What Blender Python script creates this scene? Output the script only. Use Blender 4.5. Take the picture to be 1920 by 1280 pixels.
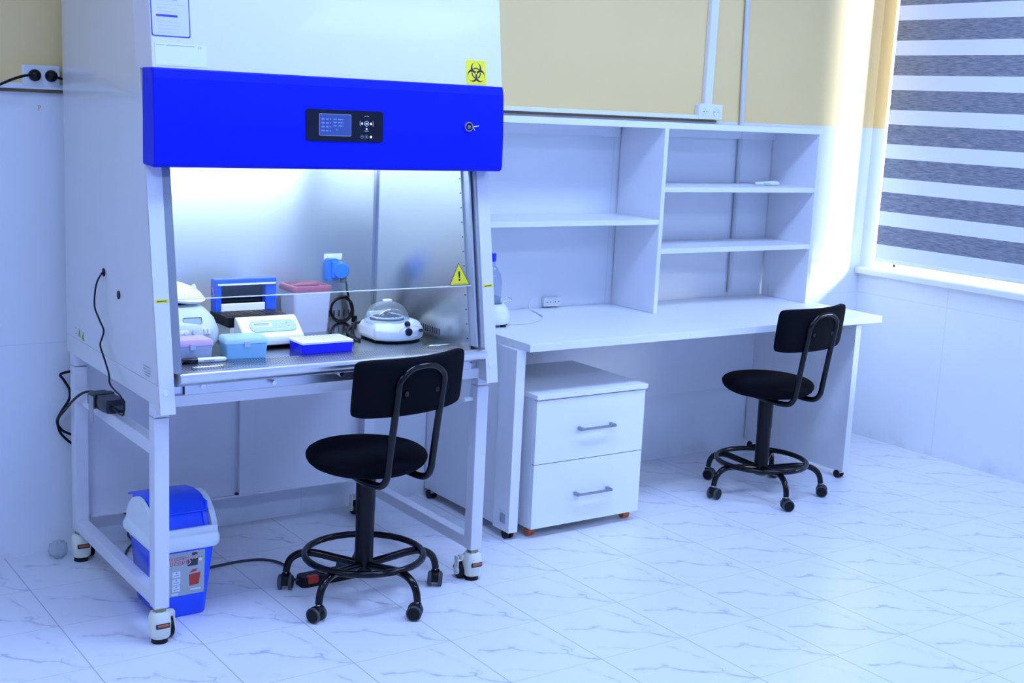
import bpy, bmesh, math, random
from mathutils import Vector, Matrix
for o in list(bpy.data.objects): bpy.data.objects.remove(o)
SC = bpy.context.scene
COL = SC.collection
# ------------------------------------------------------------------ camera
F = Vector((0.567245, 0.803519, -0.180530)); RV = Vector((0.821004, -0.568958, 0.047318)); UV = Vector((0.064693, 0.175057, 0.982431))
cd = bpy.data.cameras.new('camera'); cam = bpy.data.objects.new('camera', cd); COL.objects.link(cam)
m = Matrix((RV, UV, -F)).transposed().to_4x4(); m.translation = Vector((-1.24893, -4.49529, 1.64565))
cam.matrix_world = m
cd.sensor_fit = 'HORIZONTAL'; cd.sensor_width = 36; cd.lens = 2407.03 * 36 / 1920
cd.clip_start = 0.05; cd.clip_end = 100
SC.camera = cam
# ------------------------------------------------------------------ light
SC.view_settings.view_transform = 'Standard'; SC.view_settings.look = 'None'
SC.view_settings.exposure = 0.0; SC.view_settings.gamma = 1.0; SC.view_settings.use_curve_mapping = False
W = bpy.data.worlds.new('world'); SC.world = W; W.use_nodes = True
bg = W.node_tree.nodes['Background']; bg.inputs[0].default_value = (0.62, 0.76, 1.0, 1); bg.inputs[1].default_value = 1.1
def area(name, loc, sx, sy, col, power, rot=(0, 0, 0)):
    d = bpy.data.lights.new(name, 'AREA'); d.shape = 'RECTANGLE'; d.size = sx; d.size_y = sy; d.color = col; d.energy = power
    o = bpy.data.objects.new(name, d); COL.objects.link(o); o.location = loc; o.rotation_euler = rot; return o
LC = (0.38, 0.545, 1.0)
for lx, ly, pw in ((-1.3, -1.9, 38), (0.9, -1.8, 54), (3.0, -1.8, 56), (-1.3, -4.6, 34), (0.9, -4.6, 38), (3.0, -4.6, 40)):
    area('ceiling_light', (lx, ly, 3.15), 1.2, 0.6, LC, pw)
sd = bpy.data.lights.new('daylight', 'SUN'); sd.energy = 52.0; sd.angle = math.radians(32); sd.color = (0.92, 0.97, 1.0)
so = bpy.data.objects.new('daylight', sd); COL.objects.link(so)
so.rotation_euler = Vector((-0.78, 0.46, -0.26)).to_track_quat('-Z', 'Y').to_euler()
area('chamber_lamp', (0.585, -0.78, 1.500), 0.95, 0.08, (0.74, 0.86, 1.0), 9, (math.radians(78), 0, 0))

# ------------------------------------------------------------------ node helpers
class E:
    """expression on shader sockets"""
    def __init__(s, nt, v): s.nt = nt; s.v = v
    def op(s, kind, *a, clamp=False):
        n = s.nt.nodes.new('ShaderNodeMath'); n.operation = kind; n.use_clamp = clamp
        for i, x in enumerate((s,) + a):
            x = x.v if isinstance(x, E) else x
            if isinstance(x, (int, float)): n.inputs[i].default_value = x
            else: s.nt.links.new(x, n.inputs[i])
        return E(s.nt, n.outputs[0])
    def __add__(s, o): return s.op('ADD', o)
    def __sub__(s, o): return s.op('SUBTRACT', o)
    def __mul__(s, o): return s.op('MULTIPLY', o)
    def __truediv__(s, o): return s.op('DIVIDE', o)
    def lt(s, o): return s.op('LESS_THAN', o)
    def gt(s, o): return s.op('GREATER_THAN', o)
    def mx(s, o): return s.op('MAXIMUM', o)
    def mn(s, o): return s.op('MINIMUM', o)
    def fract(s): return s.op('FRACT')
    def abs(s): return s.op('ABSOLUTE')
    def ss(s, a, b):
        n = s.nt.nodes.new('ShaderNodeMapRange'); n.interpolation_type = 'SMOOTHSTEP'
        s.nt.links.new(s.v, n.inputs[0]); n.inputs[1].default_value = a; n.inputs[2].default_value = b
        return E(s.nt, n.outputs[0])
def dist(x, y, cx, cy):
    a = x - cx; b = y - cy
    return (a * a + b * b).op('SQRT')
def coords(nt, kind='Object'):
    t = nt.nodes.new('ShaderNodeTexCoord'); s = nt.nodes.new('ShaderNodeSeparateXYZ'); nt.links.new(t.outputs[kind], s.inputs[0])
    return [E(nt, s.outputs[i]) for i in range(3)]
def world_pos(nt):
    t = nt.nodes.new('ShaderNodeNewGeometry'); s = nt.nodes.new('ShaderNodeSeparateXYZ'); nt.links.new(t.outputs['Position'], s.inputs[0])
    return [E(nt, s.outputs[i]) for i in range(3)]
def noise(nt, scale, detail=3, vec=None, stretch=None):
    n = nt.nodes.new('ShaderNodeTexNoise'); n.inputs['Scale'].default_value = scale; n.inputs['Detail'].default_value = detail
    t = nt.nodes.new('ShaderNodeTexCoord'); mp = nt.nodes.new('ShaderNodeMapping'); mp.inputs['Scale'].default_value = stretch or (1, 1, 1)
    nt.links.new(t.outputs['Object'], mp.inputs[0]); nt.links.new(mp.outputs[0], n.inputs['Vector'])
    return E(nt, n.outputs[0])
def mixc(nt, fac, a, b):
    n = nt.nodes.new('ShaderNodeMix'); n.data_type = 'RGBA'
    for idx, x in ((0, fac), (6, a), (7, b)):
        x = x.v if isinstance(x, E) else x
        if isinstance(x, (int, float)): n.inputs[idx].default_value = x
        elif isinstance(x, tuple): n.inputs[idx].default_value = (*x, 1)[:4]
        else: nt.links.new(x, n.inputs[idx])
    return n.outputs[2]
def mat(name, col, rough=0.5, metal=0.0, var=0.04, coat=0.0, spec=0.5, bump=0.0, bscale=60, **kw):
    m = bpy.data.materials.new(name); m.use_nodes = True; nt = m.node_tree; p = nt.nodes['Principled BSDF']
    p.inputs['Roughness'].default_value = rough; p.inputs['Metallic'].default_value = metal
    p.inputs['Coat Weight'].default_value = coat; p.inputs['Specular IOR Level'].default_value = spec
    nz = noise(nt, 9, 3)
    c2 = tuple(max(0, c * (1 - var)) for c in col)
    nt.links.new(mixc(nt, nz, tuple(col), c2), p.inputs['Base Color'])
    if bump:
        b = nt.nodes.new('ShaderNodeBump'); b.inputs['Strength'].default_value = bump; b.inputs['Distance'].default_value = 0.002
        nt.links.new(noise(nt, bscale, 2).v, b.inputs['Height']); nt.links.new(b.outputs[0], p.inputs['Normal'])
    for k, v in kw.items():
        k = k.replace('_', ' ').title() if k.replace('_', ' ').title() in p.inputs else k
        p.inputs[k].default_value = v
    return m
def glassy(name, tint, alpha, rough=0.05, refl=1.0):
    """thin clear sheet: lets light through, tinted, with a surface reflection"""
    m = bpy.data.materials.new(name); m.use_nodes = True; nt = m.node_tree; nt.nodes.clear()
    out = nt.nodes.new('ShaderNodeOutputMaterial'); tr = nt.nodes.new('ShaderNodeBsdfTransparent'); tr.inputs[0].default_value = (*tint, 1)
    df = nt.nodes.new('ShaderNodeBsdfPrincipled'); df.inputs['Base Color'].default_value = (*tint, 1); df.inputs['Roughness'].default_value = 0.35
    gl = nt.nodes.new('ShaderNodeBsdfGlossy'); gl.inputs['Roughness'].default_value = rough
    m1 = nt.nodes.new('ShaderNodeMixShader'); m1.inputs[0].default_value = alpha
    nt.links.new(tr.outputs[0], m1.inputs[1]); nt.links.new(df.outputs[0], m1.inputs[2])
    fr = nt.nodes.new('ShaderNodeLayerWeight'); fr.inputs[0].default_value = 0.5
    f = (E(nt, fr.outputs['Facing']).op('POWER', 5.0) * 0.5 + 0.035) * refl
    m2 = nt.nodes.new('ShaderNodeMixShader'); nt.links.new(f.v, m2.inputs[0]); nt.links.new(m1.outputs[0], m2.inputs[1]); nt.links.new(gl.outputs[0], m2.inputs[2])
    nt.links.new(m2.outputs[0], out.inputs[0])
    return m
def steel(name, tang, rough=0.27, aniso=0.75, col=(0.62, 0.65, 0.66)):
    m = mat(name, col, rough, 1.0, 0.05)
    nt = m.node_tree; p = nt.nodes['Principled BSDF']; p.inputs['Anisotropic'].default_value = aniso
    c = nt.nodes.new('ShaderNodeCombineXYZ'); [setattr(c.inputs[i], 'default_value', tang[i]) for i in range(3)]
    nt.links.new(c.outputs[0], p.inputs['Tangent'])
    return m
# ------------------------------------------------------------------ materials
M = {}
M['white_metal'] = mat('white_powder_coat', (0.71, 0.71, 0.75), 0.32, coat=0.15)
M['side_metal'] = mat('housing_side_paint', (0.68, 0.68, 0.68), 0.24, coat=0.4)
M['laminate'] = mat('white_laminate', (0.82, 0.83, 0.86), 0.38)
M['edge'] = mat('white_laminate_edge', (0.84, 0.86, 0.88), 0.4)
M['blue_band'] = mat('royal_blue_paint', (0.002, 0.013, 0.66), 0.42, var=0.02, spec=0.12)
M['black_gloss'] = mat('black_glass', (0.004, 0.005, 0.012), 0.08)
M['black_fabric'] = mat('black_fabric', (0.0035, 0.0038, 0.007), 0.9, bump=0.5, bscale=400, spec=0.08)
M['black_metal'] = mat('black_gloss_paint', (0.002, 0.002, 0.003), 0.13, spec=0.3)
M['black_plastic'] = mat('black_plastic', (0.003, 0.003, 0.004), 0.4, spec=0.25)
M['grey_rubber'] = mat('grey_rubber', (0.05, 0.065, 0.075), 0.6)
M['chrome'] = mat('chrome', (0.75, 0.76, 0.78), 0.15, 1.0)
M['steel_back'] = steel('brushed_steel_back', (0, 0, 1), 0.34, 0.85, (0.66, 0.69, 0.71))
M['steel_side'] = steel('brushed_steel_side', (0, 0, 1), 0.26, 0.75)
M['steel_table'] = steel('steel_work_surface', (0, 1, 0), 0.16, 0.3, (0.40, 0.43, 0.46))
M['steel_lip'] = steel('steel_lip', (1, 0, 0), 0.3, 0.5, (0.66, 0.68, 0.71))
M['white_plastic'] = mat('white_plastic', (0.82, 0.85, 0.86), 0.35)
M['pale_plastic'] = mat('pale_blue_white_plastic', (0.52, 0.62, 0.70), 0.38)
M['centri_white'] = mat('grey_white_plastic', (0.62, 0.68, 0.74), 0.35)
M['cream_plastic'] = mat('ivory_plastic', (0.80, 0.80, 0.68), 0.35)
M['olive'] = mat('zinc_yellow_nut', (0.30, 0.30, 0.16), 0.35, 0.8)
M['red_plastic'] = mat('red_plastic', (0.50, 0.03, 0.01), 0.4)
M['amber'] = mat('amber_plastic_wheel', (0.50, 0.12, 0.03), 0.35)
M['bin_blue'] = mat('glossy_blue_plastic', (0.008, 0.085, 0.95), 0.22, var=0.02)
M['bin_white'] = mat('bin_lid_white_plastic', (0.76, 0.82, 0.84), 0.32)
M['rack_blue'] = mat('cobalt_blue_plastic', (0.01, 0.012, 0.75), 0.28)
M['lid_blue'] = glassy('clear_blue_plastic', (0.015, 0.12, 0.90), 0.75, 0.08, 1.2)
M['window_clear'] = glassy('clear_plastic', (0.9, 0.95, 1.0), 0.12, 0.05, 1.5)
M['glass'] = glassy('sash_glass', (0.93, 0.97, 0.98), 0.02, 0.02, 0.7)
M['dome'] = glassy('clear_dome', (0.75, 0.82, 0.9), 0.12, 0.05, 1.6)
M['pane'] = glassy('window_pane', (0.95, 0.98, 1.0), 0.0, 0.02, 1.0)
M['frost_white'] = glassy('frosted_plastic', (0.60, 0.66, 0.86), 0.8, 0.25, 0.6)
M['box_blue'] = glassy('translucent_light_blue_plastic', (0.32, 0.68, 0.95), 0.85, 0.2, 0.8)
M['box_blue_lid'] = glassy('translucent_pale_blue_lid', (0.55, 0.82, 0.98), 0.8, 0.2, 0.8)
M['box_clear'] = glassy('translucent_clear_plastic', (0.62, 0.70, 0.86), 0.6, 0.2, 0.8)
M['box_pink'] = glassy('translucent_pink_lid', (0.80, 0.55, 0.88), 0.75, 0.2, 0.8)
M['pink_lid'] = mat('dusty_pink_plastic', (0.34, 0.09, 0.15), 0.35)
M['outlet_blue'] = mat('sky_blue_plastic', (0.008, 0.17, 0.78), 0.3)
M['yellow'] = mat('yellow_sticker', (0.80, 0.72, 0.02), 0.45, var=0.02)
M['black_ink'] = mat('black_print', (0.01, 0.01, 0.02), 0.5)
M['grey_ink'] = mat('grey_print', (0.30, 0.34, 0.42), 0.5)
M['blue_ink'] = mat('dark_blue_print', (0.05, 0.05, 0.42), 0.5)
M['red_ink'] = mat('red_print', (0.55, 0.04, 0.02), 0.5)
M['paper'] = mat('paper_label', (0.74, 0.78, 0.86), 0.5)
M['lavender'] = mat('lavender_label', (0.60, 0.62, 0.90), 0.45)
M['lcd'] = mat('display_blue_grey', (0.05, 0.09, 0.28), 0.25)
M['lcd_green'] = mat('display_grey_green', (0.38, 0.52, 0.60), 0.3)
M['panel_blue'] = mat('pale_blue_membrane', (0.38, 0.58, 0.78), 0.4)
M['white_ink'] = mat('white_print', (0.75, 0.78, 0.85), 0.4)
M['photo_grey'] = mat('printed_picture_grey', (0.40, 0.46, 0.48), 0.4)
M['photo_dark'] = mat('printed_picture_dark', (0.03, 0.03, 0.04), 0.4)
M['alu'] = mat('aluminium_rail', (0.60, 0.64, 0.70), 0.35, 0.8)
M['handle_metal'] = mat('satin_handle_metal', (0.34, 0.36, 0.40), 0.25, 1.0)
M['mint'] = mat('mint_button', (0.10, 0.70, 0.60), 0.4)
M['salmon'] = mat('salmon_button', (0.85, 0.35, 0.30), 0.4)
M['cable_white'] = mat('white_cable', (0.75, 0.78, 0.82), 0.4)
M['conduit'] = mat('grey_white_conduit', (0.62, 0.66, 0.70), 0.4)
def emis(name, col, s):
    m = bpy.data.materials.new(name); m.use_nodes = True; p = m.node_tree.nodes['Principled BSDF']
    p.inputs['Emission Color'].default_value = (*col, 1); p.inputs['Emission Strength'].default_value = s; p.inputs['Base Color'].default_value = (*col, 1); return m
M['tube_light'] = emis('fluorescent_tube', (0.75, 0.9, 1.0), 6)
M['led'] = emis('white_led', (0.85, 0.9, 1.0), 1.2)
# two-tone wall: cream paint above glossy white wainscot panels
def wall_mat(name, axis):
    m = bpy.data.materials.new(name); m.use_nodes = True; nt = m.node_tree; p = nt.nodes['Principled BSDF']
    x, y, z = world_pos(nt); h = x if axis == 'x' else y
    up = z.gt(1.618)
    nz = noise(nt, 2.2, 3)
    cream = mixc(nt, nz, (0.92, 0.68, 0.30), (0.86, 0.64, 0.28))
    seam = (((h - 1.68) / 1.50).fract() - 0.5).abs().lt(0.0016).mx((z - 0.76).abs().lt(0.0016))
    wh = mixc(nt, nz, (0.83, 0.86, 0.88), (0.78, 0.81, 0.84))
    wh2 = mixc(nt, seam * 0.22, wh, (0.40, 0.42, 0.45))
    dirt = noise(nt, 6, 5).ss(0.45, 0.7) * (z * -1 + 0.09).ss(0.0, 0.09) * 0.35
    wh3 = mixc(nt, dirt, wh2, (0.45, 0.44, 0.38))
    nt.links.new(mixc(nt, up, wh3, cream), p.inputs['Base Color'])
    r = up * 0.30 + 0.2
    nt.links.new(r.v, p.inputs['Roughness'])
    return m
M['wall_back'] = wall_mat('two_tone_wall_back', 'x'); M['wall_side'] = wall_mat('two_tone_wall_side', 'y')
M['ceiling'] = mat('ceiling_paint', (0.55, 0.61, 0.78), 0.7)
M['far_paint'] = mat('grey_blue_paint', (0.42, 0.52, 0.86), 0.6)
# tiled floor with the same marbling printed on each tile
def floor_mat():
    m = bpy.data.materials.new('marbled_floor_tiles'); m.use_nodes = True; nt = m.node_tree; p = nt.nodes['Principled BSDF']
    x, y, z = world_pos(nt)
    S = 0.3349
    n1 = noise(nt, 26, 3) - 0.5; n2 = noise(nt, 27, 3, stretch=(1, 1.3, 1)) - 0.5
    tx = (x - 1.4697) / S; ty = (y + 1.6728) / S
    u = tx.fract() ; v = ty.fract()
    uw = u + n1 * 0.055; vw = v + n2 * 0.075
    cmb = nt.nodes.new('ShaderNodeCombineXYZ'); nt.links.new(uw.v, cmb.inputs[0]); nt.links.new(vw.v, cmb.inputs[1])
    A = [(.12, .69), (.20, .655), (.31, .60), (.42, .585), (.46, .52), (.53, .43), (.62, .35), (.71, .30), (.80, .25), (.82, .20), (.86, .12), (.93, .05), (1.0, .01)]
    A2 = [(.80, .25), (.84, .31), (.79, .345)]
    A3 = [(.42, .585), (.40, .62), (.45, .60)]
    B = [(.74, .93), (.80, .74), (.85, .56), (.83, .49), (.87, .40), (.90, .30), (.86, .27)]
    Cc = [(.12, .22), (.30, .12), (.42, .02)]
    best = None
    for pts, w in ((A, 0.0), (A2, .0), (A3, 0.0), (B, 0.010), (Cc, 0.014)):
        for a, b in zip(pts[:-1], pts[1:]):
            d = (b[0] - a[0], b[1] - a[1]); L = d[0] ** 2 + d[1] ** 2
            s = nt.nodes.new('ShaderNodeVectorMath'); s.operation = 'SUBTRACT'; nt.links.new(cmb.outputs[0], s.inputs[0]); s.inputs[1].default_value = (*a, 0)
            dt = nt.nodes.new('ShaderNodeVectorMath'); dt.operation = 'DOT_PRODUCT'; nt.links.new(s.outputs[0], dt.inputs[0]); dt.inputs[1].default_value = (d[0] / L, d[1] / L, 0)
            h = E(nt, dt.outputs['Value']).op('ADD', 0.0, clamp=True)
            sc = nt.nodes.new('ShaderNodeVectorMath'); sc.operation = 'SCALE'; sc.inputs[0].default_value = (*d, 0); nt.links.new(h.v, sc.inputs['Scale'])
            dd = nt.nodes.new('ShaderNodeVectorMath'); dd.operation = 'DISTANCE'; nt.links.new(s.outputs[0], dd.inputs[0]); nt.links.new(sc.outputs[0], dd.inputs[1])
            e = E(nt, dd.outputs['Value']) + w
            best = e if best is None else best.mn(e)
    wide = noise(nt, 13, 3).ss(0.3, 0.75) * 0.034 + 0.006
    core = (best / wide).ss(0.0, 1.0) * -1 + 1
    halo = best.ss(0.0, 0.09) * -1 + 1
    nn = noise(nt, 34, 4).ss(0.35, 0.75)
    vein = core * (noise(nt, 16, 2).ss(0.32, 0.62) * 0.72 + 0.28) * 0.55 + halo * nn * 0.16
    base = mixc(nt, noise(nt, 3, 3), (0.79, 0.80, 0.84), (0.75, 0.76, 0.81))
    c1 = mixc(nt, vein, base, (0.26, 0.30, 0.42))
    g = ((u - 0.5).abs().gt(0.5 - 0.0040)).mx((v - 0.5).abs().gt(0.5 - 0.0040))
    gx = (u - 0.5).abs().gt(0.4955); gy = (v - 0.5).abs().gt(0.4965)
    gcol = gx * 0.75 + gy * 0.45
    c2 = mixc(nt, gcol.op('MINIMUM', 0.8), c1, (0.25, 0.27, 0.26))
    nt.links.new(c2, p.inputs['Base Color'])
    nt.links.new((noise(nt, 5, 3) * 0.0 + 0.30).v, p.inputs['Roughness'])
    return m
M['floor'] = floor_mat()
def blind_mat():
    m = bpy.data.materials.new('zebra_blind_fabric'); m.use_nodes = True; nt = m.node_tree; nt.nodes.clear()
    x, y, z = world_pos(nt)
    zz = ((z - 0.954) / 0.1722).fract()
    sheer = zz.lt(0.425)
    wv = noise(nt, 130, 4, stretch=(1, 0.20, 2.6)); wv2 = noise(nt, 40, 3, stretch=(1, 0.3, 3.0))
    t = ((wv - 0.5) * 1.7 + (wv2 - 0.5) * 0.8 + 0.5).op('ADD', 0.0, clamp=True)
    oc = mixc(nt, t, (0.12, 0.13, 0.17), (0.36, 0.38, 0.44))
    out = nt.nodes.new('ShaderNodeOutputMaterial')
    dif = nt.nodes.new('ShaderNodeBsdfDiffuse'); nt.links.new(oc, dif.inputs[0])
    trl = nt.nodes.new('ShaderNodeBsdfTranslucent'); nt.links.new(oc, trl.inputs[0])
    a = nt.nodes.new('ShaderNodeMixShader'); a.inputs[0].default_value = 0.04
    nt.links.new(dif.outputs[0], a.inputs[1]); nt.links.new(trl.outputs[0], a.inputs[2])
    d2 = nt.nodes.new('ShaderNodeBsdfDiffuse'); d2.inputs[0].default_value = (0.78, 0.8, 0.86, 1)
    tp = nt.nodes.new('ShaderNodeBsdfTranslucent'); tp.inputs[0].default_value = (0.5, 0.6, 1, 1)
    b = nt.nodes.new('ShaderNodeMixShader'); b.inputs[0].default_value = 0.075
    nt.links.new(d2.outputs[0], b.inputs[1]); nt.links.new(tp.outputs[0], b.inputs[2])
    c = nt.nodes.new('ShaderNodeMixShader'); nt.links.new(sheer.v, c.inputs[0]); nt.links.new(a.outputs[0], c.inputs[1]); nt.links.new(b.outputs[0], c.inputs[2])
    nt.links.new(c.outputs[0], out.inputs[0])
    return m
M['blind'] = blind_mat()
def grille_mat():
    m = steel('perforated_steel', (1, 0, 0), 0.35, 0.3, (0.5, 0.53, 0.57)); nt = m.node_tree; p = nt.nodes['Principled BSDF']
    x, y, z = world_pos(nt)
    r = ((y + 0.89) / 0.034).fract()
    k = ((x / 0.0092) + ((y + 0.89) / 0.034).op('FLOOR') * 0.5).fract()
    hole = (k - 0.5).abs().lt(0.29) * (r - 0.5).abs().lt(0.46)
    nt.links.new(mixc(nt, hole, (0.5, 0.53, 0.57), (0.012, 0.012, 0.02)), p.inputs['Base Color'])
    nt.links.new((hole * -1 + 1).v, p.inputs['Metallic'])
    return m
M['grille'] = grille_mat()
def biohazard_mat():
    m = bpy.data.materials.new('biohazard_symbol'); m.use_nodes = True; nt = m.node_tree; p = nt.nodes['Principled BSDF']
    ox, oy, oz = coords(nt)
    k = 1 / 0.00135
    x = ox * k; y = oz * k + 1.5
    cres = None; ring = dist(x, y, 0, 0); arcs = None
    for d in (90, 210, 330):
        c, s = math.cos(math.radians(d)), math.sin(math.radians(d))
        big = dist(x, y, 11 * c, 11 * s).lt(15); cut = dist(x, y, 15 * c, 15 * s).lt(10.5); near = dist(x, y, 15 * c, 15 * s).lt(9.5)
        along = x * c + y * s; perp = (x * -s + y * c).abs()
        gap = (perp.lt(2.0) * along.gt(10)).mx(perp.lt(0.6) * along.gt(0))
        cc = big * (cut * -1 + 1) ; cres_d = (cc, cut, gap)
        if cres is None: cres, cuts, gaps, nears = cc, cut, gap, near
        else: cres = cres.mx(cc); cuts = cuts.mx(cut); gaps = gaps.mx(gap); nears = nears.mx(near)
    blk = cres * (cuts * -1 + 1) * (gaps * -1 + 1) * ring.gt(2.6)
    arc = ring.gt(10) * ring.lt(13.3) * nears
    nt.links.new(mixc(nt, blk.mx(arc), (0.80, 0.72, 0.02), (0.015, 0.015, 0.03)), p.inputs['Base Color'])
    p.inputs['Roughness'].default_value = 0.4
    return m
M['biohazard'] = biohazard_mat()
# ------------------------------------------------------------------ mesh helpers
def tag(o, label=None, cat=None, group=None, kind=None):
    if label: o['label'] = label
    if cat: o['category'] = cat
    if group: o['group'] = group
    if kind: o['kind'] = kind
    return o
def thing(name, label, cat, loc=(0, 0, 0), rotz=0.0, group=None):
    o = bpy.data.objects.new(name, None); COL.objects.link(o); o.location = loc; o.rotation_euler = (0, 0, rotz)
    o.empty_display_size = 0.05
    return tag(o, label, cat, group)
def root(o):
    while o.parent: o = o.parent
    return o
def obj(name, bm, mt, parent=None, world=False, bevel=0.0, smooth=False, seg=2, label=None):
    """world=True: the mesh was written in room coordinates, parent's root is unrotated"""
    if world and parent is not None:
        off = root(parent).location; bmesh.ops.translate(bm, verts=bm.verts, vec=-off)
    bmesh.ops.recalc_face_normals(bm, faces=bm.faces)
    me = bpy.data.meshes.new(name); bm.to_mesh(me); bm.free()
    o = bpy.data.objects.new(name, me); COL.objects.link(o)
    me.materials.append(M[mt] if isinstance(mt, str) else mt)
    if parent is not None: o.parent = parent
    if smooth:
        for p in me.polygons: p.use_smooth = True
        try: me.set_sharp_from_angle(angle=math.radians(40))
        except Exception: pass
    if bevel:
        b = o.modifiers.new('bevel', 'BEVEL'); b.width = bevel; b.segments = seg; b.limit_method = 'ANGLE'; b.angle_limit = math.radians(35)
    if label: o['label'] = label
    return o
def solo(name, bm, mt, label, cat, origin=None, group=None, **kw):
    """a thing that is one mesh, origin at its base"""
    off = Vector(origin) if origin else Vector((0, 0, 0))
    bmesh.ops.translate(bm, verts=bm.verts, vec=-off)
    o = obj(name, bm, mt, None, **kw); o.location = off
    return tag(o, label, cat, group)
def NB(): return bmesh.new()
def bx(bm, x0, x1, y0, y1, z0, z1, mtx=None):
    r = bmesh.ops.create_cube(bm, size=1)['verts']
    for v in r:
        v.co = Vector(((x0 + x1) / 2 + v.co.x * (x1 - x0), (y0 + y1) / 2 + v.co.y * (y1 - y0), (z0 + z1) / 2 + v.co.z * (z1 - z0)))
        if mtx: v.co = mtx @ v.co
    return bm
def box(*a, mtx=None): return bx(NB(), *a, mtx=mtx)
def cyl(bm, a, b, r, r2=None, n=24):
    a = Vector(a); b = Vector(b); d = b - a
    q = d.to_track_quat('Z', 'Y').to_matrix().to_4x4(); q.translation = (a + b) / 2
    bmesh.ops.create_cone(bm, cap_ends=True, segments=n, radius1=r, radius2=r if r2 is None else r2, depth=d.length, matrix=q)
    return bm
def sph(bm, c, r, sc=(1, 1, 1), u=24, v=14):
    bmesh.ops.create_uvsphere(bm, u_segments=u, v_segments=v, radius=r, matrix=Matrix.Translation(c) @ Matrix.Diagonal((*sc, 1)))
    return bm
def smoothpath(pts, k=6, closed=False):
    P = [Vector(p) for p in pts]; out = []; n = len(P)
    rng = range(n if closed else n - 1)
    for i in rng:
        if closed: p0, p1, p2, p3 = P[(i - 1) % n], P[i], P[(i + 1) % n], P[(i + 2) % n]
        else: p0, p1, p2, p3 = P[max(i - 1, 0)], P[i], P[i + 1], P[min(i + 2, n - 1)]
        for j in range(k):
            t = j / k
            out.append(0.5 * ((2 * p1) + (p2 - p0) * t + (2 * p0 - 5 * p1 + 4 * p2 - p3) * t * t + (3 * p1 - p0 - 3 * p2 + p3) * t ** 3))
    if not closed: out.append(P[-1])
    return out
def tube(bm, pts, r, n=12, closed=False, k=6, rr=None):
    P = smoothpath(pts, k, closed) if k else [Vector(p) for p in pts]
    rings = []; N = len(P); prev = None
    for i, p in enumerate(P):
        t = (P[(i + 1) % N] - P[i - 1]) if closed else (P[min(i + 1, N - 1)] - P[max(i - 1, 0)])
        t.normalize()
        if prev is None:
            a = Vector((0, 0, 1)) if abs(t.z) < 0.9 else Vector((1, 0, 0)); s = t.cross(a).normalized()
        else:
            s = (prev - t * prev.dot(t)).normalized()
        prev = s; w = t.cross(s)
        rad = r if rr is None else rr(i / max(1, N - 1))
        rings.append([bm.verts.new(p + (s * math.cos(2 * math.pi * j / n) + w * math.sin(2 * math.pi * j / n)) * rad) for j in range(n)])
    for i in range(N if closed else N - 1):
        a, b = rings[i], rings[(i + 1) % N]
        if closed and i == N - 1:
            best = min(range(n), key=lambda q: (a[0].co - b[q].co).length); b = b[best:] + b[:best]
        for j in range(n): bm.faces.new((a[j], a[(j + 1) % n], b[(j + 1) % n], b[j]))
    if not closed: bm.faces.new(rings[0]); bm.faces.new(rings[-1])
    return bm
def prism(bm, prof, axis, a, b):
    """extrude a profile along an axis. profile pairs: x->(y,z), y->(x,z), z->(x,y)"""
    def mk(p, t): return {'x': (t, p[0], p[1]), 'y': (p[0], t, p[1]), 'z': (p[0], p[1], t)}[axis]
    A = [bm.verts.new(mk(p, a)) for p in prof]; B = [bm.verts.new(mk(p, b)) for p in prof]; n = len(prof)
    bm.faces.new(A); bm.faces.new(B)
    for i in range(n): bm.faces.new((A[i], A[(i + 1) % n], B[(i + 1) % n], B[i]))
    return bm
def loft(bm, rings, cap=(True, True)):
    R = [[bm.verts.new(p) for p in r] for r in rings]; n = len(R[0])
    for a, b in zip(R[:-1], R[1:]):
        for j in range(n): bm.faces.new((a[j], a[(j + 1) % n], b[(j + 1) % n], b[j]))
    if cap[0]: bm.faces.new(R[0])
    if cap[1]: bm.faces.new(R[-1])
    return bm
def rrect(cx, cy, w, d, r, z, n=5):
    out = []
    for q, (sx, sy) in enumerate(((1, 1), (-1, 1), (-1, -1), (1, -1))):
        for i in range(n + 1):
            a = math.pi / 2 * (q + i / n)
            out.append((cx + sx * (w / 2 - r) + r * math.cos(a), cy + sy * (d / 2 - r) + r * math.sin(a), z))
    return out
def lathe(bm, prof, c=(0, 0, 0), n=32):
    rings = [[(c[0] + r * math.cos(2 * math.pi * j / n), c[1] + r * math.sin(2 * math.pi * j / n), c[2] + z) for j in range(n)] for r, z in prof]
    return loft(bm, rings, (prof[0][0] > 1e-4, prof[-1][0] > 1e-4))
def xf(bm, mtx): bmesh.ops.transform(bm, matrix=mtx, verts=bm.verts); return bm
def rplate(w, h, t, r, n=5):
    """rounded plate in the xz plane facing -y, centred at origin, back face at y=0"""
    p = [(a, b) for a, b, _ in rrect(0, 0, w, h, r, 0, n)]
    return prism(NB(), p, 'y', -t, 0)
def text(body, size, mtx, extrude=0.0003, bold=False):
    c = bpy.data.curves.new('t', 'FONT'); c.body = body; c.size = size; c.extrude = extrude; c.align_x = 'CENTER'; c.align_y = 'CENTER'
    c.resolution_u = 3
    if bold: c.offset = size * 0.025
    o = bpy.data.objects.new('t', c); COL.objects.link(o)
    me = bpy.data.meshes.new_from_object(o); bpy.data.objects.remove(o); bpy.data.curves.remove(c)
    bm = NB(); bm.from_mesh(me); bpy.data.meshes.remove(me)
    bmesh.ops.transform(bm, matrix=mtx @ Matrix.Rotation(math.pi / 2, 4, 'X'), verts=bm.verts)
    return bm
T = Matrix.Translation
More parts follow.
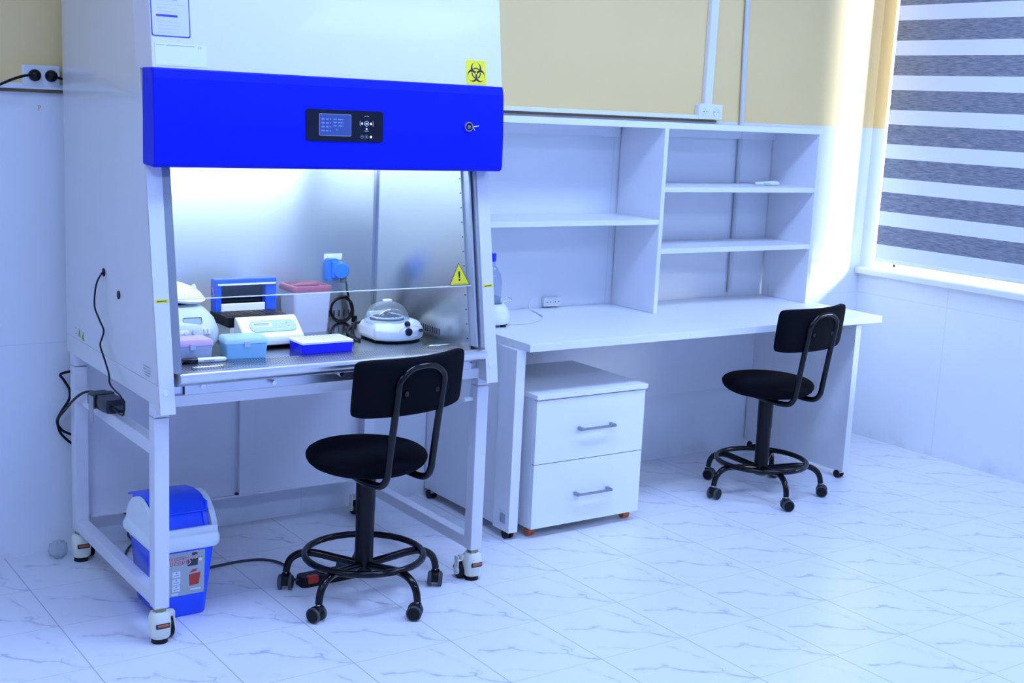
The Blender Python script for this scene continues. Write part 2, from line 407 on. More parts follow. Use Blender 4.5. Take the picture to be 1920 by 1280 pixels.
def print_bars(rows, h, mtx):
    """rows of tiny unreadable print: (x0, x1, z)"""
    b = NB()
    for x0, x1, z in rows:
        x = x0
        while x < x1:
            w = h * (1.2 + 1.6 * random.random()); bx(b, x, min(x + w, x1), -.0003, 0, z - h / 2, z + h / 2); x += w + h * .6
    return xf(b, mtx)
def RX(a): return Matrix.Rotation(a, 4, 'X')
def RY(a): return Matrix.Rotation(a, 4, 'Y')
def RZ(a): return Matrix.Rotation(a, 4, 'Z')
def struct(name, bm, mt, parent=None, **kw): return tag(obj(name, bm, mt, parent, **kw), kind='structure')
# ================================================================== ROOM
XR = 4.155; XL = -3.2; YF = -6.6; ZC = 3.2
b = NB(); bx(b, XL - .2, XR + .3, YF - .2, .2, -.1, 0); struct('floor', b, 'floor')
b = NB(); bx(b, XL - .2, XR + .3, YF - .2, .2, ZC, ZC + .1); struct('ceiling', b, 'ceiling')
b = NB(); bx(b, XL - .2, XR + .3, 0, .2, 0, ZC); struct('wall_back', b, 'wall_back')
b = NB(); bx(b, XL - .2, XL, YF, 0, 0, ZC); struct('wall_left', b, 'wall_side')
b = NB(); bx(b, XL - .2, XR + .3, YF - .2, YF, 0, ZC); struct('wall_front', b, 'far_paint')
WY0, WY1, WZ0, WZ1 = -2.1, -0.080, 0.865, 2.75
b = NB(); bx(b, XR, XR + .26, YF, 0, 0, WZ0); bx(b, XR, XR + .26, YF, 0, WZ1, ZC); bx(b, XR, XR + .26, WY1, 0, WZ0, WZ1); bx(b, XR, XR + .26, YF, WY0, WZ0, WZ1)
struct('wall_right', b, 'wall_side')
# window
b = NB()
for a in ((WY0, WY0 + .06, WZ0, WZ1), (WY1 - .02, WY1, WZ0, WZ1), (WY0, WY1, WZ0, WZ0 + .05), (WY0, WY1, WZ1 - .06, WZ1), (-1.12, -1.06, WZ0, WZ1)): bx(b, XR + .17, XR + .23, *a)
wf = struct('window_1', b, 'white_plastic', bevel=.004)
b = box(XR + .195, XR + .203, WY0 + .03, WY1 - .03, WZ0 + .03, WZ1 - .03); obj('window_glass', b, 'pane', wf)
b = prism(NB(), [(XR - .035, .862), (XR + .17, .862), (XR + .17, .897), (XR - .03, .897), (XR - .038, .889)], 'y', WY0 - .02, -.002)
sl = struct('trim_1', b, 'edge', bevel=.003)
# roller blind
bl = thing('roller_blind', 'grey and white striped zebra roller blind covering the window', 'blind', (XR - .012, -1.05, .94))
bm_ = NB(); bx(bm_, XR - .0135, XR - .012, -2.15, -.108, .954, 2.86); obj('blind_fabric', bm_, 'blind', bl, world=True)
b = prism(NB(), [(XR - .020, .937), (XR - .006, .937), (XR - .004, .946), (XR - .007, .957), (XR - .019, .957), (XR - .022, .946)], 'y', -2.15, -.108); obj('hem_bar', b, 'white_plastic', bl, world=True, label='white bottom bar')
b = NB(); cyl(b, (XR - .04, -2.17, 2.88), (XR - .04, -.09, 2.88), .03); obj('roller_tube', b, 'white_plastic', bl, world=True, smooth=True)
# cable trunking, sockets, conduit
b = NB(); bx(b, XL, 2.925, -.028, 0, 1.624, 1.643)
solo('cable_trunking', b, 'white_plastic', 'white horizontal cable trunking running along the wall seam', 'trunking', (0, 0, 1.624), bevel=.003)
b = NB(); bx(b, 2.936, 2.982, -.026, 0, 1.692, ZC)
solo('cable_trunking', b, 'white_plastic', 'white vertical cable trunking rising above the double socket', 'trunking', (2.96, 0, 1.692), bevel=.003)
b = NB(); bx(b, XL, 3.03, -.012, 0, 1.613, 1.622)
solo('underside_shade_strip', b, mat('underside_shade_brown', (0.22, 0.15, 0.09), .7), 'thin brown strip painted as the shade under the horizontal trunking', 'strip', (0, 0, 1.613))  # dark strip added to paint in the shaded underside of the trunking
def dbl_socket(x0, x1, z0, z1, label, name='double_socket', d=.032):
    cx, cz, w, h = (x0 + x1) / 2, (z0 + z1) / 2, x1 - x0, z1 - z0
    t = thing(name, label, 'socket', (cx, 0, cz), group=None)
    obj('backplate', xf(rplate(w, h, d, .006), T((cx, 0, cz))), 'white_plastic', t, world=True, bevel=.003)
    for s in (-1, 1):
        c = (cx + s * w * .235, -d, cz); b = NB()
        lathe(b, [(.0, .0), (.0195, 0), (.0195, .003), (.0165, .003), (.0160, .0012), (0, .0012)], n=28); xf(b, T(c) @ RX(math.pi / 2))
        f = obj('socket_face', b, 'white_plastic', t, world=True, smooth=True)
        b = NB()
        for k in (-1, 1): cyl(b, (c[0] + k * .0095, -d - .0016, cz), (c[0] + k * .0095, -d - .0005, cz), .0028, n=12)
        cyl(b, (c[0], -d - .0016, cz + .009), (c[0], -d - .0005, cz + .009), .0016, n=8); cyl(b, (c[0], -d - .0016, cz - .009), (c[0], -d - .0005, cz - .009), .0016, n=8)
        obj('socket_holes', b, 'black_ink', f, world=True)
    return t
dbl_socket(2.897, 3.045, 1.625, 1.695, 'white empty double socket on the wall above the shelf unit')
dbl_socket(-.118, .002, 1.634, 1.702, 'white double socket at the far left holding two black plugs')
dbl_socket(2.072, 2.165, .784, .825, 'small white socket at the back of the desk under the shelf', 'desk_socket', .022)
def plug(c, tail, label, group):
    t = thing('power_plug', label, 'plug', c, group=group)
    b = NB(); lathe(b, [(.0185, 0), (.0195, .004), (.0195, .016), (.016, .024), (.008, .030), (0, .031)], n=24); xf(b, T(c) @ RX(math.pi / 2)); obj('plug_body', b, 'black_plastic', t, world=True, smooth=True)
    b = NB(); tube(b, tail, .0045); obj('power_cable', b, 'black_plastic', t, world=True, smooth=True)
plug((-.083, -.036, 1.669), [(-.085, -.058, 1.668), (-.115, -.062, 1.667), (-.16, -.065, 1.652), (-.23, -.062, 1.62), (-.34, -.05, 1.58), (-.5, -.04, 1.45), (-.62, -.04, 1.1)], 'black plug in the left half of the double socket, cable leaving left', 'black plugs in the left double socket')
plug((-.030, -.036, 1.669), [(-.028, -.058, 1.668), (.0, -.058, 1.662), (.06, -.05, 1.65), (.10, -.035, 1.60), (.11, -.03, 1.3), (.11, -.03, 1.0)], 'black plug in the right half of the double socket, cable going behind cabinet', 'black plugs in the left double socket')
b = NB(); tube(b, [(3.196, -.014, .80), (3.196, -.014, 1.2), (3.192, -.014, 1.62), (3.17, -.014, 2.2), (3.165, -.014, ZC)], .011, k=3)
solo('wall_conduit', b, 'conduit', 'thin vertical pipe on the wall passing behind the right shelves', 'pipe', (3.196, 0, .8), smooth=True)
b = text('P', .024, T((-.058, -.0012, 1.562)) @ RY(-.12)); solo('pencil_mark', b, mat('orange_pencil', (.75, .35, .15), .6), 'small orange letter mark on the white wall at the left', 'mark', (-.058, 0, 1.55))
# ================================================================== SAFETY CABINET
cab = thing('biosafety_cabinet', 'tall white biosafety cabinet on a wheeled frame, blue band across its front', 'cabinet', (.585, -.5, 0))
def P(name, bm, mt, par=None, **kw): return obj(name, bm, mt, par or cab, world=True, **kw)
CW = 1.172; LG = .046; yF = lambda z: -.991 + .1655 * (z - .74)
# stand: four legs
LEGZ = (.112, .700)
legspots = [(0, -.942), (CW - LG, -.942), (0, -.150), (CW - LG, -.150)]
for (x, y) in legspots:
    P('leg', box(x, x + LG, y, y + LG, *LEGZ), 'white_metal', bevel=.003)
    cx, cy = x + LG / 2, y + LG / 2
    # levelling caster
    left = x < .5
    cs = P('caster', (lambda b: (loft(b, [rrect(cx, cy, .062 * s, .062 * s, .026 * s, z) for z, s in ((.016, .84), (.022, .98), (.06, 1.04), (.084, 1.0), (.096, .86), (.1, .6))]), b)[1])(NB()), 'cream_plastic', smooth=True)
    P('mounting_nut', cyl(NB(), (cx, cy, .098), (cx, cy, .113), .021, n=8), 'olive', cs)
    P('adjusting_dial', bx(NB(), cx - .022, cx + .022, cy - .0345, cy - .028, .052, .068), 'black_ink', cs, bevel=.006, seg=3)
    P('red_dial', bx(NB(), cx - .018, cx + .018, cy - .0358, cy - .030, .057, .066), 'amber', cs, bevel=.002)
    P('foot_pad', cyl(NB(), (cx, cy, 0), (cx, cy, .018), .025, .024), 'black_plastic', cs, smooth=True)
    wx = cx - .03 if not left else cx + .036
    wy = cy + .028
    P('wheel', cyl(NB(), (wx - .013, wy, .029), (wx + .013, wy, .029), .029), 'black_plastic', cs, bevel=.004)
    b = NB(); bx(b, wx - .019, wx - .013, wy - .012, wy + .012, .018, .082); bx(b, wx + .013, wx + .019, wy - .012, wy + .012, .018, .082); cyl(b, (wx - .021, wy, .029), (wx + .021, wy, .029), .015); bx(b, min(wx - .01, cx), max(wx + .01, cx), wy - .02, wy + .006, .07, .086)
    P('wheel_fork', b, 'cream_plastic', cs, bevel=.002)
P('bottom_rail', box(.003, LG - .003, -.942 + LG, -.150, .112, .152), 'white_metal', bevel=.003)
P('bottom_rail', box(CW - LG + .003, CW - .003, -.942 + LG, -.150, .112, .152), 'white_metal', bevel=.003)
P('top_rail', box(.003, LG - .003, -.942 + LG, -.150, .582, .624), 'white_metal', bevel=.003)
b = NB(); cyl(b, (CW - LG, -.91, .652), (CW - LG - .045, -.925, .655), .008); P('clamp_rod', b, 'white_plastic', smooth=True)
# stand back panel with its folded edges
b = NB(); bx(b, LG, CW - LG, -.112, -.108, .15, .74); bx(b, LG, CW - LG, -.126, -.108, .150, .156); bx(b, LG + .002, LG + .012, -.126, -.108, .15, .74)
P('back_panel', b, 'white_metal')
P('panel_strip', box(.612, .668, -.130, -.112, .156, .74), 'white_metal', bevel=.002)
P('panel_hook', box(.60, .612, -.124, -.112, .157, .163), 'black_plastic')
# leg caps under the body
for (x, y) in legspots: P('leg_cap', box(x + .0005, x + LG - .0005, y + .0005, y + LG - .0005, .7025, .75), 'white_metal', bevel=.002)
# side panels (lower and upper sheet)
for x0, x1 in ((0, LG), (CW - LG, CW)):
    lo = [(-.07, .742), (-.07, .8040), (yF(.8040), .8040), (yF(.728), .728), (-.952, .728), (-.935, .742)]
    P('side_panel', prism(NB(), lo, 'x', x0, x1), 'side_metal', bevel=.0015)
    hi = [(-.07, .8045), (-.07, 2.30), (yF(2.30), 2.30), (yF(.8045), .8045)]
    P('side_panel', prism(NB(), hi, 'x', x0, x1), 'side_metal', bevel=.0015)
    c = P('front_column', prism(NB(), [(yF(.722) - .002, .722), (yF(1.5) - .002, 1.5), (yF(1.5) + .004, 1.5), (yF(.722) + .004, .722)], 'x', x0 + (.0 if x0 < .5 else 0), x1), 'white_metal', bevel=.001)
    cxm = (x0 + x1) / 2
    P('screw_cap', cyl(NB(), (cxm - .004, yF(.785) - .001, .785), (cxm - .004, yF(.785) - .0045, .785), .009), 'white_plastic', c, smooth=True)
    tl = RX(-math.atan(.1655))
    zz = 1.046
    s = P('level_sticker', xf(rplate(.038, .010, .0006, .002), T((cxm, yF(zz) - .0022, zz)) @ tl), 'yellow', c, label='yellow level sticker')
    P('printed_mark', xf(rplate(.028, .0025, .0003, .001), T((cxm, yF(zz) - .0030, zz)) @ tl @ RY(-.05 if x0 < .5 else -.12)), 'black_ink', s)
# body back, top, floor
P('rear_panel', box(LG, CW - LG, -.09, -.07, .742, 2.30), 'white_metal')
P('roof_panel', box(0, CW, -.74, -.07, 2.30, 2.32), 'white_metal')
P('body_floor', box(LG, CW - LG, -.90, -.09, .742, .756), 'white_metal')
P('front_beam', box(LG, CW - LG, -.948, -.905, .731, .765), 'white_metal', bevel=.003)
P('drain_panel', box(LG + .045, CW - LG - .03, -.945, -.935, .765, .81), 'steel_lip')
P('drain_panel_rear', box(LG, CW - LG, -.934, -.93, .765, .815), 'steel_lip')
for kx, kz in ((.139, .792), (.365, .783), (.591, .793)):
    b = NB(); cyl(b, (kx, -.944, kz), (kx, -.958, kz), .0055); cyl(b, (kx, -.956, kz), (kx, -.972, kz), .0085)
    P('drain_knob', b, 'chrome', bevel=.001, smooth=True)
P('drain_catch', box(1.09, 1.10, -.955, -.94, .785, .797), 'grey_ink', bevel=.001)
# chamber: work surface, grille, lip
P('work_surface', box(.05, 1.122, -.776, -.24, .806, .818), 'steel_table', bevel=.001)
g = P('air_grille', prism(NB(), [(-.776, .819), (-.776, .812), (-.905, .812), (-.905, .824)], 'x', .05, 1.122), 'grille')
arc = [(-.905, .812), (-.905, .8255), (-.985, .838), (-1.000, .8395), (-1.008, .837), (-1.012, .830), (-1.010, .820), (-1.003, .810), (-.990, .802), (-.972, .797), (-.955, .795), (-.940, .795), (-.938, .80)]
P('front_lip', prism(NB(), arc, 'x', .056, 1.112), 'steel_lip', smooth=True, label='rounded stainless steel lip')
for hx0, hx1, hy in ((.143, .24, -.872), (1.0, 1.078, -.822)):
    b = NB(); tube(b, [(hx0, hy + .008, .822), (hx0, hy, .827), (hx0 + .008, hy - .006, .829), ((hx0 + hx1) / 2, hy - .010, .829), (hx1 - .008, hy - .006, .829), (hx1, hy, .827), (hx1, hy + .008, .822)], .003, k=4)
    P('grille_handle', b, 'chrome', smooth=True)
P('chamber_back', box(.05, 1.122, -.238, -.232, .80, 1.53), 'steel_back')
b = prism(NB(), [(-.238, .815), (-.238, 1.53), (yF(1.53) + .06, 1.53), (yF(.825) + .055, .825), (-.905, .819)], 'x', 1.100, 1.106)
P('chamber_side', b, 'steel_side')
b = prism(NB(), [(-.238, .815), (-.238, 1.53), (yF(1.53) + .06, 1.53), (yF(.825) + .055, .825), (-.905, .819)], 'x', .066, .072)
P('chamber_side', b, 'steel_side')
P('chamber_roof', box(.05, 1.122, -.86, -.238, 1.53, 1.54), 'white_metal')
P('corner_trim', box(1.088, 1.0995, -.2425, -.239, .82, 1.53), 'chrome', label='bright corner strip')
for i in range(13):
    z = .862 + i * .0485
    y = yF(z) + .066
    P('rivet', cyl(NB(), (1.0985, y, z), (1.1003, y, z), .0022, n=8), 'black_ink')
b = NB()
for i in range(12): bx(b, .79 + i * .0205, .7945 + i * .0205, -.2395, -.2375, .838, .862)
P('rear_vent_slots', b, 'black_ink')
b = NB()
for i in range(9): bx(b, 1.0985, 1.1005, -.600 - i * .0155, -.5965 - i * .0155, .842, .864)
P('side_vent_slots', b, 'black_ink')
# glass guide rails beside the columns
def slant(x0, x1, o0, o1, z0=.84, z1=1.5): return prism(NB(), [(yF(z0) + o0, z0), (yF(z1) + o0, z1), (yF(z1) + o1, z1), (yF(z0) + o1, z0)], 'x', x0, x1)
P('glass_guide', slant(LG, .073, .004, .07), mat('dull_guide_steel', (.30, .33, .35), .4, .6))
P('glass_guide', slant(1.106, 1.113, .02, .075), 'alu'); P('glass_guide', slant(1.119, 1.126, .006, .05), 'alu')
P('guide_backing', slant(1.113, 1.119, .05, .075), 'grey_ink')
gz0 = 1.043
sash = P('glass_sash', prism(NB(), [(yF(gz0) + .036, gz0), (yF(1.62) + .036, 1.62), (yF(1.62) + .041, 1.62), (yF(gz0) + .041, gz0)], 'x', .062, 1.121), 'glass', label='clear sliding glass front')
P('glass_edge', prism(NB(), [(yF(gz0) + .0355, gz0 - .002), (yF(gz0) + .0355, gz0 + .0005), (yF(gz0) + .0415, gz0 + .0005), (yF(gz0) + .0415, gz0 - .002)], 'x', .062, 1.121), emis('x', (1, 1, 1), 0) if False else 'white_plastic', sash)
# warning triangle on glass
tm = lambda x, z, off=.0355: T((x, yF(z) + off, z)) @ RX(-math.atan(.1655))
tri = lambda w, h: [(-w / 2, 0), (w / 2, 0), (0, h)]
ts = P('warning_sticker', xf(prism(NB(), tri(.080, .076), 'y', -.0004, 0), tm(1.060, 1.0455)), 'black_ink', sash, label='yellow warning triangle sticker')
P('yellow_field', xf(prism(NB(), tri(.074, .0695), 'y', -.0008, -.0004), tm(1.060, 1.0475)), 'yellow', sash)
P('exclamation_mark', text('!', .044, tm(1.060, 1.0745, .0345), bold=True), 'black_ink', sash)
P('small_print', xf(rplate(.05, .0012, .0003, .0004), tm(1.060, 1.0505, .0346)), 'black_ink', sash)
b = NB()
w_, h_ = .088, .024
for a in ((-w_ / 2, w_ / 2, -h_ / 2, -h_ / 2 + .0009), (-w_ / 2, w_ / 2, h_ / 2 - .0009, h_ / 2), (-w_ / 2, -w_ / 2 + .0009, -h_ / 2, h_ / 2), (w_ / 2 - .0009, w_ / 2, -h_ / 2, h_ / 2)): bx(b, a[0], a[1], -.0004, 0, a[2], a[3])
xf(b, tm(.150, 1.060)); P('label_outline', b, 'salmon', sash)
b = NB()
for i in range(4): bx(b, -.018, .034, -.0004, 0, .007 - i * .0045, .0078 - i * .0045)
xf(b, tm(.150, 1.060)); P('label_print', b, 'salmon', sash)
# hood and blue band
hoodf = lambda z: -.938 + .134 * (z - 1.705)
P('upper_hood', prism(NB(), [(-.80, 1.700), (hoodf(1.700), 1.700), (hoodf(2.30), 2.30), (-.72, 2.30)], 'x', -.001, CW + .001), 'white_metal', bevel=.003, label='white sloping upper front panel')
band = P('front_band', prism(NB(), [(-.86, 1.432), (-.945, 1.428), (-.955, 1.434), (-.958, 1.445), (-.957, 1.55), (-.948, 1.676), (-.941, 1.704), (-.86, 1.704)], 'x', -.003, CW + .004), 'blue_band', bevel=.005, seg=3, label='royal blue front band')
ba = math.atan2(.009, .126)
bf = lambda z: -.957 + (z - 1.55) * (.009 / .126) if z > 1.55 else -.957 - (1.55 - z) * .0095
bmx = lambda x, z, off=0.0: T((x, bf(z) - off, z)) @ RX(-.035)
cp = P('control_panel', xf(rplate(.262, .094, .0025, .010), bmx(.590, 1.5605)), 'black_gloss', band, label='black glass control panel')
def cpp(name, bm, mt, x, z, off=.0028): return P(name, xf(bm, bmx(.590 + x, 1.5605 + z, off)), mt, band)
cpp('display_frame', rplate(.108, .066, .0004, .004), 'grey_ink', -.034, .002)
cpp('display', rplate(.105, .063, .0007, .003), 'lcd', -.034, .002)
b = NB()
random.seed(4)
for r in range(4):
    for (x0, x1) in ((-.047, -.036), (-.031, -.023), (-.0185, -.0155)): bx(b, x0, x1, -.0004, 0, .017 - r * .0115 - .0022, .017 - r * .0115 + .0016)
for r in range(3):
    for (x0, x1) in ((-.007, .004), (.009, .024), (.027, .029)): bx(b, x0, x1, -.0004, 0, .017 - r * .0095 - .002, .017 - r * .0095 + .0014)
bx(b, .004, .006, -.0004, 0, -.017, -.011)
cpp('display_text', b, mat('display_print', (.22, .28, .75), .4), -.034, .002, .0037)
def ring2(r0, r1, a0=0, a1=360, n=24):
    b = NB(); N = max(3, int(n * (a1 - a0) / 360)); o, i = [], []
    for k in range(N + 1):
        a = math.radians(a0 + (a1 - a0) * k / N); o.append((r1 * math.cos(a), r1 * math.sin(a))); i.append((r0 * math.cos(a), r0 * math.sin(a)))
    for k in range(N): prism(b, [o[k], o[k + 1], i[k + 1], i[k]], 'y', -.0004, 0)
    return b
BX, BZ = .073, .009
for a in (90, 0, 180, 270): cpp('button_arc', ring2(.0225, .0236, a - 20, a + 20), 'white_ink', BX, BZ)
cpp('button_ring', ring2(.0068, .0080), 'white_ink', BX, BZ)
cpp('button_icon', rplate(.008, .005, .0004, .002), 'white_ink', BX, BZ)
for dx, dz, mt in ((-.0155, 0, 'white_ink'), (.0155, 0, 'led'), (0, -.0165, 'white_ink')): cpp('button_icon', rplate(.0062, .0068, .0004, .003), mt, BX + dx, BZ + dz)
cpp('button_icon', ring2(.003, .0042), 'white_ink', BX, BZ + .0165)
for dx in (-.0155, 0): cpp('button_ring', ring2(.0048, .0056), 'grey_ink', BX + dx, BZ - .040); cpp('button_icon', rplate(.003, .003, .0004, .0014), 'white_ink', BX + dx, BZ - .040)
cpp('indicator_light', rplate(.007, .007, .0006, .0034), 'led', BX + .0155, BZ - .040)
lk = P('key_lock', xf(lathe(NB(), [(.0165, 0), (.0165, .006), (.0150, .009), (.0125, .009), (.0120, .006), (0, .006)]), bmx(.989 + .045, 1.571) @ RX(math.pi / 2)), 'chrome', band, smooth=True, label='round chrome key lock')
P('lock_core', xf(lathe(NB(), [(.0118, .006), (.0118, .0068), (0, .0068)]), bmx(1.034, 1.571) @ RX(math.pi / 2)), 'black_gloss', band)
P('lock_face', xf(lathe(NB(), [(.006, .0066), (.006, .0085), (0, .0085)]), bmx(1.034, 1.571) @ RX(math.pi / 2)), 'chrome', band)
b = NB(); bx(b, -.001, .001, -.018, 0, -.004, .004); cyl(b, (.0, -.022, 0), (.02, -.024, .004), .0016); cyl(b, (0, -.022, 0), (.006, -.022, -.012), .0013)
P('key', xf(b, bmx(1.036, 1.571, .008)), 'chrome', band)
# biohazard sticker and documents on the hood
hm = lambda x, z, off=.0: T((x, hoodf(z) - .0005 - off, z)) @ RX(-math.atan(.134))
bs = bpy.data.objects.new('biohazard_sticker', None)
bmz = rplate(.078, .078, .0008, .006)
me = bpy.data.meshes.new('biohazard_sticker'); bmz.to_mesh(me); bmz.free(); me.materials.append(M['biohazard'])
bs = bpy.data.objects.new('biohazard_sticker', me); COL.objects.link(bs); bs.parent = cab
bs.matrix_local = T(-cab.location) @ hm(1.072, 1.7445)
bs['label'] = 'yellow biohazard symbol sticker'
dl = P('instruction_sheet', xf(rplate(.112, .34, .0006, .006), hm(.0575, 1.957)), 'blue_ink', label='blue-bordered instruction sheet')
P('sheet_field', xf(rplate(.106, .334, .0004, .005), hm(.0575, 1.957, .0006)), 'lavender', dl)
b = NB(); random.seed(7)
for i in range(26):
    z = 1.80 + i * .0095
    if abs(z - 1.845) < .007 or abs(z - 1.892) < .006: continue
    x0 = .018 + random.random() * .006; x1 = .075 + random.random() * .028
    xf_ = hm(0, z, .0011); t2 = NB(); bx(t2, x0, x1, -.0002, 0, -.0011, .0011); xf(t2, xf_); mm = bpy.data.meshes.new('q'); t2.to_mesh(mm); t2.free(); b.from_mesh(mm); bpy.data.meshes.remove(mm)
P('sheet_text', b, mat('faint_print', (.50, .55, .80), .5), dl)
for z in (1.8455, 1.8925):
    P('heading_bar', xf(rplate(.062, .0062, .0004, .002), hm(.047, z, .0011)), 'blue_ink', dl)
    P('heading_icon', xf(rplate(.004, .0045, .0004, .001), hm(.0205, z, .0016)), 'red_ink', dl)
dl2 = P('rating_label', xf(rplate(.150, .062, .0005, .002), hm(.0835, 1.7405)), 'paper', label='pale rating label')
P('label_print', print_bars([(-.058, -.036, 0), (-.028, .052, 0)], .0018, hm(.070, 1.7655, .0007)), 'grey_ink', dl2)
P('label_print', text('CE', .010, hm(.139, 1.763, .0007)), 'grey_ink', dl2)
# side details: ports, stickers
for y, z in ((-.489, 1.071), (-.633, 1.020)):
    b = NB(); cyl(b, (.002, y, z), (-.003, y, z), .0130); cyl(b, (-.003, y, z), (-.004, y, z), .009, .008); P('cable_port', b, 'black_plastic', smooth=True, label='black cable port')
sm = lambda y, z: T((-.0006, y, z)) @ RZ(-math.pi / 2)
for y, z in ((-.222, .822), (-.262, .816)):
    P('hazard_sticker', xf(prism(NB(), tri(.028, .029), 'y', -.0005, 0), sm(y, z - .004)), mat('dull_yellow', (.42, .42, .04), .5), label='small yellow hazard triangle')
    P('hazard_mark', xf(rplate(.003, .014, .0003, .001), T((-.0012, y, z + .008)) @ RZ(-math.pi / 2)), 'black_ink')
P('fuse_print', print_bars([(-.012, .006, .006), (-.010, .008, -.012)], .003, sm(-.185, .835)), 'grey_ink')
P('side_print', print_bars([(-.035, .03, .012), (-.035, .03, .003), (-.022, .028, -.006), (-.020, .020, -.014)], .0028, T((-.0006, -.885, .833)) @ RZ(-math.pi / 2)), 'grey_ink')
# lamp and outlet inside
P('light_tube', cyl(NB(), (.12, -.80, 1.512), (1.05, -.80, 1.512), .013), 'tube_light', smooth=True)
b = NB(); loft(b, [rrect(.917, 0, .050, .084, .008, 0), rrect(.917, 0, .046, .080, .008, .022)]); xf(b, T((0, -.238, 1.018)) @ RX(math.pi / 2))
ol = P('power_outlet', b, 'outlet_blue', smooth=True, label='sky-blue splashproof socket')
b = NB(); lathe(b, [(.0315, 0), (.0325, .008), (.031, .020), (.026, .026), (0, .028)]); xf(b, T((.944, -.262, 1.016)) @ RZ(-.25) @ RX(math.pi / 2)); P('outlet_cover', b, 'outlet_blue', ol, smooth=True)
P('hinge', box(.908, .928, -.275, -.256, .99, 1.05), 'outlet_blue', ol, bevel=.003)
P('outlet_label', xf(rplate(.074, .022, .0008, .001), T((.926, -.2385, 1.0645))), 'paper')
P('label_triangle', xf(prism(NB(), tri(.016, .015), 'y', -.0004, 0), T((.903, -.2394, 1.056))), 'yellow')
# adapter taped on the rail and its cable
ad = thing('power_adapter', 'black power adapter lying on the left rail of the cabinet frame', 'adapter', (.012, -.46, .624))
b = NB(); loft(b, [rrect(0, 0, .064, .165, .010, z) if s == 1 else rrect(0, 0, .056, .155, .010, z) for z, s in ((.0, 0), (.006, 1), (.034, 1), (.044, 0))])
xf(b, RZ(.10)); obj('adapter_body', b, 'black_gloss', ad, smooth=True)
b = NB(); bx(b, -.036, .036, .015, .045, -.002, .047); xf(b, RZ(.1)); obj('tape_strap', b, 'grey_rubber', ad, bevel=.003, label='grey tape strap')
b = NB(); bx(b, -.040, -.037, .012, .046, -.045, .04); xf(b, RZ(.1)); obj('tape_end', b, glassy('tape', (.6, .6, .62), .5, .2), ad)
b = NB(); tube(b, [(-.006, -.489, 1.069), (-.016, -.462, 1.03), (-.018, -.447, .96), (-.016, -.49, .92), (-.014, -.525, .893), (-.014, -.505, .862), (-.014, -.488, .838), (-.015, -.535, .80), (-.018, -.585, .765), (-.020, -.60, .738), (-.022, -.65, .728), (-.024, -.715, .722), (-.026, -.752, .698), (-.026, -.745, .672), (-.018, -.70, .660), (-.004, -.60, .650), (.006, -.545, .648)], .0028)
obj('power_cable', b, 'black_plastic', ad, world=True, smooth=True)
b = NB(); tube(b, [(.018, -.385, .650), (.01, -.35, .655), (-.005, -.28, .640), (-.015, -.20, .60), (-.02, -.12, .55), (-.028, -.05, .497), (-.02, -.04, .45), (.012, -.035, .41), (.05, -.04, .38)], .0045); obj('mains_cable', b, 'black_plastic', ad, world=True, smooth=True)
b = NB(); tube(b, [(.06, -.03, .665), (.02, -.03, .660), (-.012, -.03, .652), (0.0, -.03, .63), (.018, -.03, .595), (.016, -.03, .56), (-.01, -.03, .52), (-.026, -.028, .485), (-.012, -.028, .455), (.008, -.03, .44), (.05, -.03, .42)], .0045)
solo('hanging_cable', b, 'black_plastic', 'black cable looping out behind the rear left leg of the cabinet', 'cable', (.06, -.03, .42), smooth=True)
# ================================================================== THINGS IN THE CHAMBER
Z = .818
def tipbox(name, label, cx, cy, w, d, h, rz, mb, ml, catchm):
    t = thing(name, label, 'box', (cx, cy, Z), rz, 'lidded plastic boxes in the safety cabinet')
    b = NB(); loft(b, [rrect(0, 0, w * s, d * s, .006, z) for z, s in ((0, .92), (.002, .94), (h * .72, 1.0))] + [rrect(0, 0, w * .96, d * .96, .005, h * .72)] + [rrect(0, 0, w * .90, d * .90, .004, .004)]); obj('box_base', b, mb, t, smooth=True)
    b = NB(); loft(b, [rrect(0, 0, w * s, d * s, .006, z) for z, s in ((h * .73, 1.03), (h * .90, 1.02), (h, .94))]); obj('box_lid', b, ml, t, smooth=True)
    b = box(-.009, .009, -d / 2 * 1.03 - .004, -d / 2 * 1.03 + .001, h * .56, h * .84); obj('latch', b, catchm, t, bevel=.001)
    b = NB()
    for i in range(6):
        for j in range(4): cyl(b, ((i - 2.5) * w * .13, (j - 1.5) * d * .2, .004), ((i - 2.5) * w * .13, (j - 1.5) * d * .2, h * .62), .0035, n=8)
    obj('tip_rack', b, mb, t)
    return t
tipbox('freezer_box', 'translucent box with pink lid beside the marker pen', .190, -.705, .135, .085, .068, 0, 'box_clear', 'box_pink', 'frost_white')
tipbox('freezer_box', 'translucent light blue lidded box in front of the heating block', .372, -.712, .135, .088, .066, -.12, 'box_blue', 'box_blue_lid', 'frost_white')
t = thing('tube_rack', 'cobalt blue rack with a white perforated top near the grille', 'rack', (.652, -.704, Z))
obj('rack_base', loft(NB(), [rrect(0, 0, .182, .100, .006, 0), rrect(0, 0, .186, .104, .006, .030)]), 'rack_blue', t, smooth=True)
obj('rack_top', loft(NB(), [rrect(0, 0, .188, .106, .006, .030), rrect(0, 0, .188, .106, .006, .036), rrect(0, 0, .182, .100, .006, .039)]), 'white_plastic', t, smooth=True)
b = NB()
for i in range(12):
    for j in range(8): bx(b, -.078 + i * .0135, -.073 + i * .0135, -.043 + j * .0118, -.040 + j * .0118, .0386, .0394)
obj('hole_print', b, 'grey_ink', t)
t = thing('marker_pen', 'black and white marker pen lying behind the grille', 'pen', (.22, -.769, Z), -.075)
b = NB(); lathe(b, [(.0075, -.070), (.0085, -.068), (.0085, -.022)], n=18); xf(b, T((0, 0, .0085)) @ RY(math.pi / 2)); obj('cap', b, 'black_gloss', t, smooth=True)
